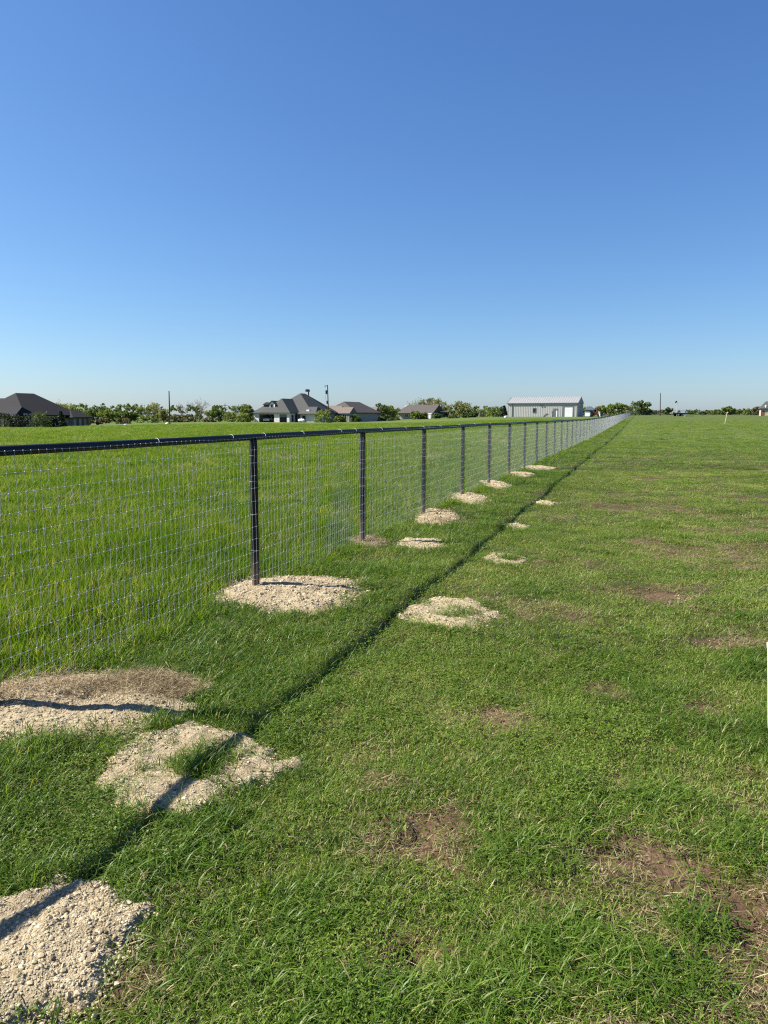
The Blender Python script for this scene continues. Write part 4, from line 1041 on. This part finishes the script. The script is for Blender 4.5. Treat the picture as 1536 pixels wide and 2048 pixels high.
# --- far pipe fence along the end of the lawn
x0, x1 = place(1264, 232)[0], 200.0
o = thing('pipe_fence', 'far dark pipe fence closing off the lawn, under the small trees on the right', 'fence', (x0, 232, 0))
g0 = lambda x: gz1(x, 232)
xs_ = np.arange(0, x1 - x0, 2.9)
part('rail', o, M['pipe'], lambda m: m.tube([(x, 0, g0(x0 + x) + 1.45) for x in xs_], 0.055, 8))
for k, x in enumerate(xs_):
    if k % 3 == 0: part('post', o, M['pipe'], lambda m: m.tube([(x, 0, g0(x0 + x) - 0.2), (x, 0, g0(x0 + x) + 1.395)], 0.07, 8))
for zz in (0.35, 0.72, 1.08): part('line_wire', o, M['wire'], lambda m: m.tube([(x, -0.07, g0(x0 + x) + zz) for x in xs_], 0.012, 4))
o = thing('fence_post', 'short lone dark post standing before the far pipe fence', 'post', place(1404, 210)); part('shaft', o, M['pole'], lambda m: m.tube([(0, 0, -0.2), (0, 0, 0.9)], 0.09, 8)); part('cap', o, M['dark'], lambda m: m.tube([(0, 0, 0.9), (0, 0, 0.96)], 0.1, 8))
# --- leaning stake
b = place(1450, 92); tp = at(1454.3, 824, 92.3)
o = thing('survey_stake', 'thin pale stake leaning right, alone out on the lawn', 'stake', b)
part('shaft', o, M['timber'], lambda m: m.tube([(0, 0, -0.2), ((tp.x - b[0]) * .9, 0.2, (tp.z - b[2]) * .9)], 0.034, 6)); part('tip', o, M['white'], lambda m: m.tube([((tp.x - b[0]) * .9, 0.2, (tp.z - b[2]) * .9), (tp.x - b[0], 0.22, tp.z - b[2])], 0.035, 6))

# --- pale stub at the right edge
e_ = onground(1546, 1462); q_ = at(1545, 1285, e_.y); lx_ = q_.x - e_.x
o = thing('pipe_stub', 'pale upright pipe stub in the lawn, cut by the right edge', 'pipe', (e_.x, e_.y, gz1(e_.x, e_.y)))
part('pipe', o, M['trim'], lambda m: m.tube([(-lx_ * .2, 0, -0.1), (lx_ * .5, 0, q_.z * .5), (lx_ * .95, 0, q_.z - 0.02)], 0.020, 14))
part('cap', o, M['concrete'], lambda m: m.tube([(lx_ * .95, 0, q_.z - 0.02), (lx_, 0, q_.z), (lx_, 0, q_.z + 0.006)], [0.0225, 0.0225, 0.016], 14))
# --- poles
def pole(px, Y, ytop, r, label, arm=0.0, kit=False, lean=0.0):
    b = place(px, Y); tp = at(px + lean, ytop, Y); H = tp.z - b[2]; lx = tp.x - b[0]
    o = thing('utility_pole', label, 'utility pole', b)
    part('shaft', o, M['pole'], lambda m: m.tube([(0, 0, -0.3), (lx * .5, 0, H * .5), (lx, 0, H)], [r * 1.25, r * 1.1, r * .85], 10))
    if arm:
        part('crossarm', o, M['pole'], lambda m: m.box(lx - arm, lx + arm, -r - 0.1, -r, H - 0.75, H - 0.6))
        for a in (-.85, 0, .85): part('insulator', o, M['trim'], lambda m: m.tube([(lx + a * arm, -r - .05, H - 0.6), (lx + a * arm, -r - .05, H - 0.42)], [0.06, 0.04], 8))
    if kit:
        part('pole_bracket', o, M['dark'], lambda m: (m.box(lx - 0.55, lx - 0.05, -.05, .05, H - 0.25, H - 0.12), m.box(lx - 0.62, lx - 0.5, -.06, .06, H - 0.55, H - 0.12)))
        part('transformer', o, M['dark'], lambda m: m.tube([(lx * .8 - 0.32, -0.1, H * .76), (lx * .8 - 0.32, -0.1, H * .86)], 0.2, 12))
        part('conduit_loop', o, M['frame'], lambda m: m.tube([(lx * .8 - 0.3, 0, H * .80), (lx * .7 - 0.5, 0, H * .76), (lx * .7 - 0.5, 0, H * .64), (lx * .6 - 0.2, 0, H * .58)], 0.03, 6))
        part('meter_box', o, M['frame'], lambda m: m.box(lx * .5 - 0.36, lx * .5 - 0.1, -0.25, 0.0, H * .50, H * .58))
    return o
pole(657.5, 160, 770, 0.105, 'tall wooden pole carrying a transformer, right of the garage house', 0, True, -2.5)
pole(339, 140, 782, 0.115, 'bare dark pole without arms, left of the bare tree', 0, False, -1.0)
pole(1320, 222, 786, 0.12, 'bare pole rising over the far fence, left of the flag', 0, False, 1.0)
pole(450, 262, 807, 0.14, 'short pole with a crossarm beyond the bushes left of the garage house', 0.9)
pole(172, 260, 807, 0.14, 'distant pole with a crossarm over the dark wood', 0.9)
pole(265, 330, 814, 0.15, 'farthest pole with a crossarm between the wood and the pale willow', 1.0)
b = place(1353, 228); tp = at(1352, 801, 228)
o = thing('flagpole', 'thin pale flagpole behind the black trailer', 'flagpole', b); part('shaft', o, M['trim'], lambda m: m.tube([(0, 0, -.2), (0, 0, tp.z - b[2])], [0.06, 0.035], 8)); part('finial', o, M['timber'], lambda m: m.tube([(0, 0, tp.z - b[2]), (0, 0, tp.z - b[2] + .08), (0, 0, tp.z - b[2] + .14)], [0.03, 0.07, 0.02], 8))
M['flag'] = plain('dark_flag_cloth', (0.035, 0.035, 0.075), 0.85, 0, 0.1, 0.3, 3.0)
mb = MB(); n_ = 9; zt = tp.z - 0.1
for i in range(n_):
    for j in range(5):
        f = i / (n_ - 1); w = j / 4
        mb.v.append((-0.05 - f * 0.6, 0.06 * math.sin(f * 7 + w), -w * 0.5 - f * f * 0.35 * (0.6 + 0.4 * w)))
for i in range(n_ - 1):
    for j in range(4): mb.f.append((i * 5 + j, i * 5 + j + 1, (i + 1) * 5 + j + 1, (i + 1) * 5 + j)); mb.sm.append(True)
fo = mb.build('flag', M['flag']); fo.location = (b[0], b[1], zt); tag(fo, 'small dark flag hanging out to the left at the top of the flagpole', 'flag')
so = fo.modifiers.new('cloth', 'SOLIDIFY'); so.thickness = 0.01
for px, py, Y, s, lb in ((250, 849, 128, 0.32, 'pale rock at the field edge below the distant wood'), (334.5, 847, 138, 0.36, 'pale rock at the foot of the bare dark pole'), (1011, 834, 184, 0.4, 'grey rock between the dark cedar and the barn')):
    bmr = bmesh.new(); bmesh.ops.create_icosphere(bmr, subdivisions=2, radius=s)
    for v in bmr.verts: v.co *= 0.8 + 0.4 * random.Random(int(v.index + px)).random(); v.co.z *= 0.7
    me = bpy.data.meshes.new('rock'); bmr.to_mesh(me); bmr.free(); me.materials.append(M['stone_pale'])
    ro = link('rock', me); q = place(px, Y); ro.location = (q[0], q[1], q[2] + s * 0.35); tag(ro, lb, 'rock')

# ------------------------------------------------------------------ trees and bushes
def leaf_mat(name, c0, c1, c2, trans=0.35):
    return blade_mat(name, c0, c1, c2, c1, 0.0, trans, 0.55, 0.25, 0.2)
M['leaf_spring'] = leaf_mat('spring_leaf', (0.070, 0.100, 0.018), (0.130, 0.175, 0.032), (0.21, 0.25, 0.065))
M['leaf_green'] = leaf_mat('green_leaf', (0.040, 0.066, 0.015), (0.080, 0.118, 0.027), (0.14, 0.180, 0.052))
M['leaf_pale'] = leaf_mat('pale_budding_leaf', (0.12, 0.125, 0.045), (0.19, 0.20, 0.07), (0.27, 0.28, 0.12))
M['leaf_cedar'] = leaf_mat('cedar_leaf', (0.010, 0.018, 0.009), (0.021, 0.035, 0.014), (0.042, 0.060, 0.024), 0.15)
M['leaf_dim'] = leaf_mat('brown_scrub_leaf', (0.09, 0.082, 0.04), (0.14, 0.13, 0.065), (0.20, 0.19, 0.10), 0.25)
M['bark'] = plain('bark', (0.115, 0.095, 0.075), 0.95, 0, 0.1, 0.3, 3.0)
M['twig'] = plain('pale_twig', (0.20, 0.175, 0.145), 0.95, 0, 0.1, 0.25, 3.0)
def leafcloud(rng, centers, radii, per, size, flat=0.8):
    n = len(centers)
    C = np.repeat(centers, per, 0); R = np.repeat(radii, per)
    d = rng.normal(size=(len(C), 3)); d /= np.linalg.norm(d, axis=1)[:, None]
    P = C + d * (R * rng.random(len(C)) ** 0.45)[:, None] * np.array([1, 1, flat])
    a = rng.normal(size=P.shape); a /= np.linalg.norm(a, axis=1)[:, None]
    b = np.cross(a, rng.normal(size=P.shape)); b /= np.linalg.norm(b, axis=1)[:, None]
    s = (size * (0.55 + 0.9 * rng.random(len(P))))[:, None]
    V = np.stack([P - a * s * 0.7, P + b * s * 0.42, P + a * s * 0.7, P - b * s * 0.42], 1).reshape(-1, 3)
    tint = np.clip(np.repeat(rng.random(n), per) * 0.45 + 0.55 * rng.random(len(P)), 0, 1)
    return V, np.repeat(tint, 4)
def branch(mb, rng, p, d, L, r, depth, ends):
    pts = [p]; n = 3
    for k in range(n):
        d = (d + Vector((rng.gauss(0, .16), rng.gauss(0, .16), 0.06))).normalized(); pts.append(pts[-1] + d * L / n)
    mb.tube(pts, [r, r * .85, r * .7, r * .5], 5 if depth > 1 else 4, False)
    ends.append(pts[-1])
    if depth <= 0: return
    for k in range(rng.choice((2, 3, 3))):
        e = (d + Vector((rng.gauss(0, .62), rng.gauss(0, .62), rng.gauss(.18, .3)))).normalized()
        branch(mb, rng, pts[rng.choice((2, 3, 3))], e, L * rng.uniform(.58, .8), r * .55, depth - 1, ends)
def tree(px, Y, ytop, wpx, kind, leaf, label, group=None, name=None, seed=0, cat=None):
    """kinds: round (trunk and crown), bush (leafy to the ground), cedar (dark cone), bare, thin (budding, see-through)"""
    rng = random.Random(seed * 7 + int(px * 3)); nr = np.random.default_rng(seed * 11 + int(px * 3))
    b = place(px, Y, -0.1); H = at(px, ytop, Y).z - b[2]; Wd = wpx * 1.15 / F * Y
    name = name or {'bush': 'bush', 'cedar': 'cedar_tree'}.get(kind, 'tree')
    o = thing(name, label, cat or ('bush' if name == 'bush' else 'tree'), b, 0, group)
    tm = MB(); ends = []
    hb = {'round': 0.16, 'bush': 0.05, 'cedar': 0.06, 'bare': 0.25, 'thin': 0.16}[kind]
    if kind in ('bush', 'cedar'):
        tm.tube([(0, 0, -0.2), (0, 0, H * .5), (0, 0, H * .9)], [0.1, 0.07, 0.02], 6)
        for k in range(6):
            a = rng.random() * 6.28; z = H * (0.1 + 0.1 * k); tm.tube([(0, 0, z), (math.cos(a) * Wd * .3, math.sin(a) * Wd * .3, z + H * .12)], [.05, .02], 4)
    else:
        r0 = max(0.10, H * 0.03)
        tm.tube([(0, 0, -0.2), (rng.gauss(0, .05) * H * .2, 0, H * hb * .6), (0, 0, H * hb)], [r0 * 1.25, r0, r0 * .9], 8)
        for k in range(4 if kind != 'bare' else 5):
            a = k * 1.6 + rng.random(); sp = 0.35 + 0.3 * rng.random()
            branch(tm, rng, Vector((0, 0, H * hb * (0.85 + .15 * rng.random()))), Vector((math.cos(a) * sp * Wd / H * 1.3, math.sin(a) * sp * Wd / H * 1.3, 1)).normalized(), H * .30, r0 * .55, 3 if kind in ('bare', 'thin') else 2, ends)
    # fit the limbs to the tree's height and spread
    Vt = np.array(tm.v); up = Vt[:, 2] > H * hb
    if kind in ('round', 'bare', 'thin') and up.any():
        zt_ = Vt[up, 2].max(); k = (H * (1.0 if kind != 'round' else .85) - H * hb) / max(.1, zt_ - H * hb)
        Vt[up, 2] = H * hb + (Vt[up, 2] - H * hb) * k
        ex = np.percentile(np.abs(Vt[up, 0]), 99); kx = min(1.8, Wd * .5 / max(.1, ex)); Vt[up, 0] *= kx; Vt[up, 1] *= kx
        ends = [Vector((e.x * kx, e.y * kx, H * hb + (e.z - H * hb) * k)) for e in ends]
        tm.v = [tuple(v) for v in Vt]
    tm.build('trunk', M['twig'] if kind in ('bare', 'thin') else M['bark'], o)
    if kind == 'bare':
        if not leaf: return o
    cs = []; rs_ = []
    if kind == 'cedar':
        for k in range(60):
            f = rng.random() ** 0.8; z = H * (0.03 + 0.95 * f); w = Wd * .5 * (1 - f) ** .75 * (0.75 + 0.35 * rng.random()); a = rng.random() * 6.28
            cs.append((math.cos(a) * w, math.sin(a) * w, z)); rs_.append(0.10 * Wd + 0.08 * Wd * (1 - f))
        per, sz = 26, 0.26
    elif kind == 'bush':
        for k in range(46):
            f = rng.random(); z = H * (0.06 + 0.82 * f); w = Wd * .46 * math.sqrt(max(0.06, 1 - (1.15 * f - .28) ** 2)) * (0.55 + 0.5 * rng.random()); a = rng.random() * 6.28
            cs.append((math.cos(a) * w, math.sin(a) * w, z)); rs_.append(min(Wd, H) * (0.13 + .09 * rng.random()))
        per, sz = 26, 0.24
    elif kind == 'round':
        for e in ends: cs.append(tuple(e)); rs_.append(min(Wd, H) * (0.11 + .08 * rng.random()))
        for k in range(46):
            f = rng.random(); z = H * (hb * .5 + (0.97 - hb * .5) * f); w = Wd * .47 * math.sqrt(max(0.05, 1 - (2 * f - .85) ** 2 * .8)) * (0.4 + 0.62 * rng.random()); a = rng.random() * 6.28
            cs.append((math.cos(a) * w, math.sin(a) * w, z)); rs_.append(min(Wd, H) * (0.09 + .08 * rng.random()))
        per, sz = 22, 0.27
    else:
        for e in ends: cs.append(tuple(e)); rs_.append(min(Wd, H) * (0.07 + .05 * rng.random()))
        per, sz = (9 if kind == 'thin' else 2), 0.2
    sz *= Y / 180
    V, T = leafcloud(nr, np.array(cs), np.array(rs_), per, sz)
    V[:, 2] = np.maximum(V[:, 2], 0.0)
    m = np_mesh('crown', V, np.arange(len(V)), np.full(len(V) // 4, 4), M[leaf], False); attr(m, 'tint', T.astype(np.float32))
    link('crown', m, o); return o
TREES = [
 # bushes before the left house
 (8, 123, 825, 44, 'bush', 'leaf_cedar', 'dark bush cut by the left edge before the charcoal roof', 'dark bushes before the left house'),
 (31, 122, 827, 26, 'bush', 'leaf_cedar', 'second dark bush from the left edge before the charcoal roof', 'dark bushes before the left house'),
 (60, 123, 827, 34, 'bush', 'leaf_cedar', 'broad dark bush right of the gap in the bushes of the left house', 'dark bushes before the left house'),
 (81, 122, 821, 30, 'bush', 'leaf_green', 'tallest and greenest of the bushes before the left house', 'dark bushes before the left house'),
 (94, 124, 832, 18, 'bush', 'leaf_cedar', 'small dark bush just right of the tallest one at the left house', 'dark bushes before the left house'),
 (108, 126, 833, 14, 'bush', 'leaf_cedar', 'small rounded bush before the lower right wall of the left house', 'dark bushes before the left house'),
 (122, 128, 823, 17, 'cedar', 'leaf_cedar', 'slim dark conifer at the right end of the left house', None),
 # the wood
 (128, 190, 802, 36, 'thin', 'leaf_pale', 'pale budding tree rising behind the right end of the left house', None),
 (146, 200, 812, 34, 'round', 'leaf_spring', 'light green tree behind the small right wing of the left house', 'trees of the distant wood'),
 (166, 180, 818, 30, 'bush', 'leaf_spring', 'yellow green shrub left of the red buggy', None),
 (184, 215, 814, 36, 'round', 'leaf_green', 'dark green tree at the left end of the distant wood', 'trees of the distant wood'),
 (200, 235, 813, 40, 'round', 'leaf_green', 'highest crown of the distant wood', 'trees of the distant wood'),
 (215, 205, 821, 26, 'round', 'leaf_spring', 'lighter crown in front of the distant wood right of the buggy', 'trees of the distant wood'),
 (205, 165, 834, 22, 'bush', 'leaf_dim', 'brownish scrub just right of the red buggy', None),
 (230, 225, 820, 34, 'round', 'leaf_green', 'middle dark crown of the distant wood', 'trees of the distant wood'),
 (247, 210, 821, 30, 'round', 'leaf_green', 'dark crown right of the middle of the distant wood', 'trees of the distant wood'),
 (246, 165, 835, 26, 'bush', 'leaf_dim', 'low brownish scrub before the middle of the wood', None),
 (262, 230, 823, 24, 'round', 'leaf_green', 'last dark crown at the right end of the distant wood', 'trees of the distant wood'),
 (287, 185, 812, 36, 'thin', 'leaf_spring', 'feathery pale willow left of the bare dark pole', 'pale willows left of the bare pole'),
 (303, 195, 806, 40, 'thin', 'leaf_pale', 'taller feathery willow just left of the bare dark pole', 'pale willows left of the bare pole'),
 (295, 178, 830, 40, 'bush', 'leaf_spring', 'leafy underbrush below the two pale willows', None),
 (326, 190, 818, 28, 'round', 'leaf_pale', 'olive tree behind the bare dark pole', None),
 (352, 180, 829, 30, 'bush', 'leaf_dim', 'brown thicket just right of the bare dark pole', None),
 (364, 195, 807, 22, 'bare', 'leaf_dim', 'smaller leafless tree between the dark pole and the tall bare tree', None),
 (380, 185, 829, 32, 'bush', 'leaf_dim', 'brown thicket at the foot of the tall bare tree', None),
 (399, 185, 793, 36, 'bare', '', 'tall leafless tree with spreading twigs left of the garage house', None),
 (410, 195, 822, 30, 'thin', 'leaf_pale', 'grey budding tree leaning out right of the tall bare tree', None),
 (432, 190, 817, 32, 'round', 'leaf_green', 'dark green round tree left of the short crossarm pole', None),
 (418, 176, 834, 26, 'bush', 'leaf_dim', 'low brown scrub before the dark green round tree', None),
 (464, 178, 821, 32, 'bush', 'leaf_spring', 'yellow green bush below the short crossarm pole', None),
 (475, 205, 815, 14, 'bare', '', 'thin leaning dead snag left of the garage house', None),
 (493, 176, 808, 30, 'round', 'leaf_spring', 'bright spring tree touching the left end of the garage house', None),
 (487, 172, 824, 24, 'bush', 'leaf_spring', 'bright bush at the left corner of the garage house', None),
 # around the houses
 (648, 158, 817, 30, 'bush', 'leaf_spring', 'feathery green shrub just left of the tall transformer pole', None),
 (681, 176, 830, 22, 'bush', 'leaf_spring', 'green shrub between the two small gables of the brown house', None),
 (710, 182, 829, 22, 'bush', 'leaf_green', 'round bush at the right corner of the brown house', None),
 (762, 232, 806, 36, 'round', 'leaf_green', 'full leafy tree behind the right gable of the pale brown house', None),
 (780, 245, 812, 30, 'round', 'leaf_spring', 'lighter leafy tree right of the full leafy tree', None),
 (712, 262, 811, 26, 'bare', 'leaf_pale', 'bare tree top showing behind the brown roofs', None),
 (757, 200, 834, 24, 'bush', 'leaf_green', 'low hedge bush right of the pale brown house', None),
 (776, 200, 836, 26, 'bush', 'leaf_green', 'low hedge bush halfway to the ranch house', None),
 (792, 215, 836, 16, 'bush', 'leaf_dim', 'small brown bush at the left end of the ranch house', None),
 (831, 225, 821, 22, 'bush', 'leaf_spring', 'olive bush before the middle of the ranch house', None),
 (847, 225, 825, 18, 'bush', 'leaf_spring', 'olive bush left of the white shed box', None),
 (874, 225, 826, 14, 'bush', 'leaf_green', 'green bush right of the white shed box', None),
 (834, 300, 796, 30, 'bare', 'leaf_pale', 'bare pale tree behind the left of the ranch roof', None),
 (858, 300, 796, 26, 'thin', 'leaf_dim', 'brownish budding tree behind the ranch roof', None),
 (878, 290, 797, 30, 'thin', 'leaf_pale', 'budding tree behind the right gable of the ranch house', None),
 (890, 270, 815, 24, 'round', 'leaf_green', 'green tree behind the lean-to of the ranch house', None),
 (920, 215, 803, 40, 'round', 'leaf_pale', 'large round grey green tree right of the lean-to', None),
 (905, 210, 830, 22, 'bush', 'leaf_green', 'green bush under the left of the large round tree', None),
 (938, 215, 832, 26, 'bush', 'leaf_green', 'green bush under the right of the large round tree', None),
 (948, 235, 824, 16, 'round', 'leaf_green', 'small tree right of the large round tree', None),
 (959, 240, 817, 14, 'bare', 'leaf_pale', 'thin grey sapling between the round tree and the yellow bush', None),
 (970, 225, 829, 18, 'bush', 'leaf_dim', 'low olive bush left of the yellow green bush', None),
 (986, 205, 812, 30, 'bush', 'leaf_spring', 'yellow green bush left of the dark cedar', None),
 (1008, 196, 812, 14, 'cedar', 'leaf_cedar', 'dark pointed cedar at the left end of the barn', None),
 # right of the barn
 (1166, 225, 815, 14, 'bush', 'leaf_spring', 'bright bush peeping out behind the barn gable', None),
 (1203, 225, 811, 32, 'round', 'leaf_spring', 'olive tree beyond the red tractor', None),
 (1233, 220, 806, 40, 'round', 'leaf_spring', 'broad tree beyond the end of the wire fence', None),
 (1250, 225, 812, 24, 'thin', 'leaf_pale', 'thin tree at the right of the broad tree by the fence end', None),
 (1279, 240, 802, 30, 'round', 'leaf_green', 'open crowned tree just right of the fence end', None),
 (1292, 245, 816, 22, 'round', 'leaf_green', 'dark low tree right of the open crowned tree', None),
 (1318, 250, 820, 18, 'thin', 'leaf_dim', 'grey scrub at the foot of the bare far pole', None),
 (1303, 255, 822, 14, 'thin', 'leaf_pale', 'small budding tree left of the bare far pole', None),
 (1336, 250, 815, 12, 'round', 'leaf_green', 'small tree between the bare far pole and the flag', None),
 (1404, 262, 823, 12, 'bush', 'leaf_green', 'small dark bush behind the short lone post', None),
 (1434, 255, 819, 22, 'bush', 'leaf_spring', 'low light bush left of the rounded tree behind the stake', None),
 (1456, 255, 813, 24, 'round', 'leaf_spring', 'rounded green tree behind the leaning stake', None),
 (1476, 262, 820, 14, 'thin', 'leaf_pale', 'thin scrub right of the rounded tree behind the stake', None),
 (1502, 245, 816, 24, 'bush', 'leaf_spring', 'olive tree left of the tan brick house', None),
 (1516, 240, 813, 18, 'round', 'leaf_dim', 'brownish tree touching the left wall of the tan brick house', None),
]
for k, (px, Y, yt, w, kind, leaf, lb, grp) in enumerate(TREES): tree(px, Y, yt, w, kind, leaf, lb, grp, None, k)
# far tree line: one mass of crowns behind everything
nr = np.random.default_rng(5); cs = []; rs_ = []
for x in np.arange(-420, 420, 3.2):
    Y = 330 + 30 * nr.random(); px = 768 + x / Y * F
    hh = 2.6 + 2.6 * float(vnoise(np.array([x / 17.0]), np.array([3.3]), 4)[0]) + (3.4 if 100 < px < 480 else 1.0 if px < 1000 else -1.0)
    gb = gz1(x, Y) - 14.0 * float(sstep(300, 2200, math.hypot(x, Y)))
    for k in range(8):
        z = hh * nr.random(); cs.append((x + nr.normal() * 2, Y + nr.normal() * 3, gb + max(0.3, z - 0.6))); rs_.append(1.1)
V, T = leafcloud(nr, np.array(cs), np.array(rs_), 22, 0.8)
m = np_mesh('far_tree_line', V, np.arange(len(V)), np.full(len(V) // 4, 4), M['leaf_green'], False); attr(m, 'tint', T.astype(np.float32))
tag(link('far_tree_line', m), 'low far line of green trees along the horizon', None, None, 'stuff')
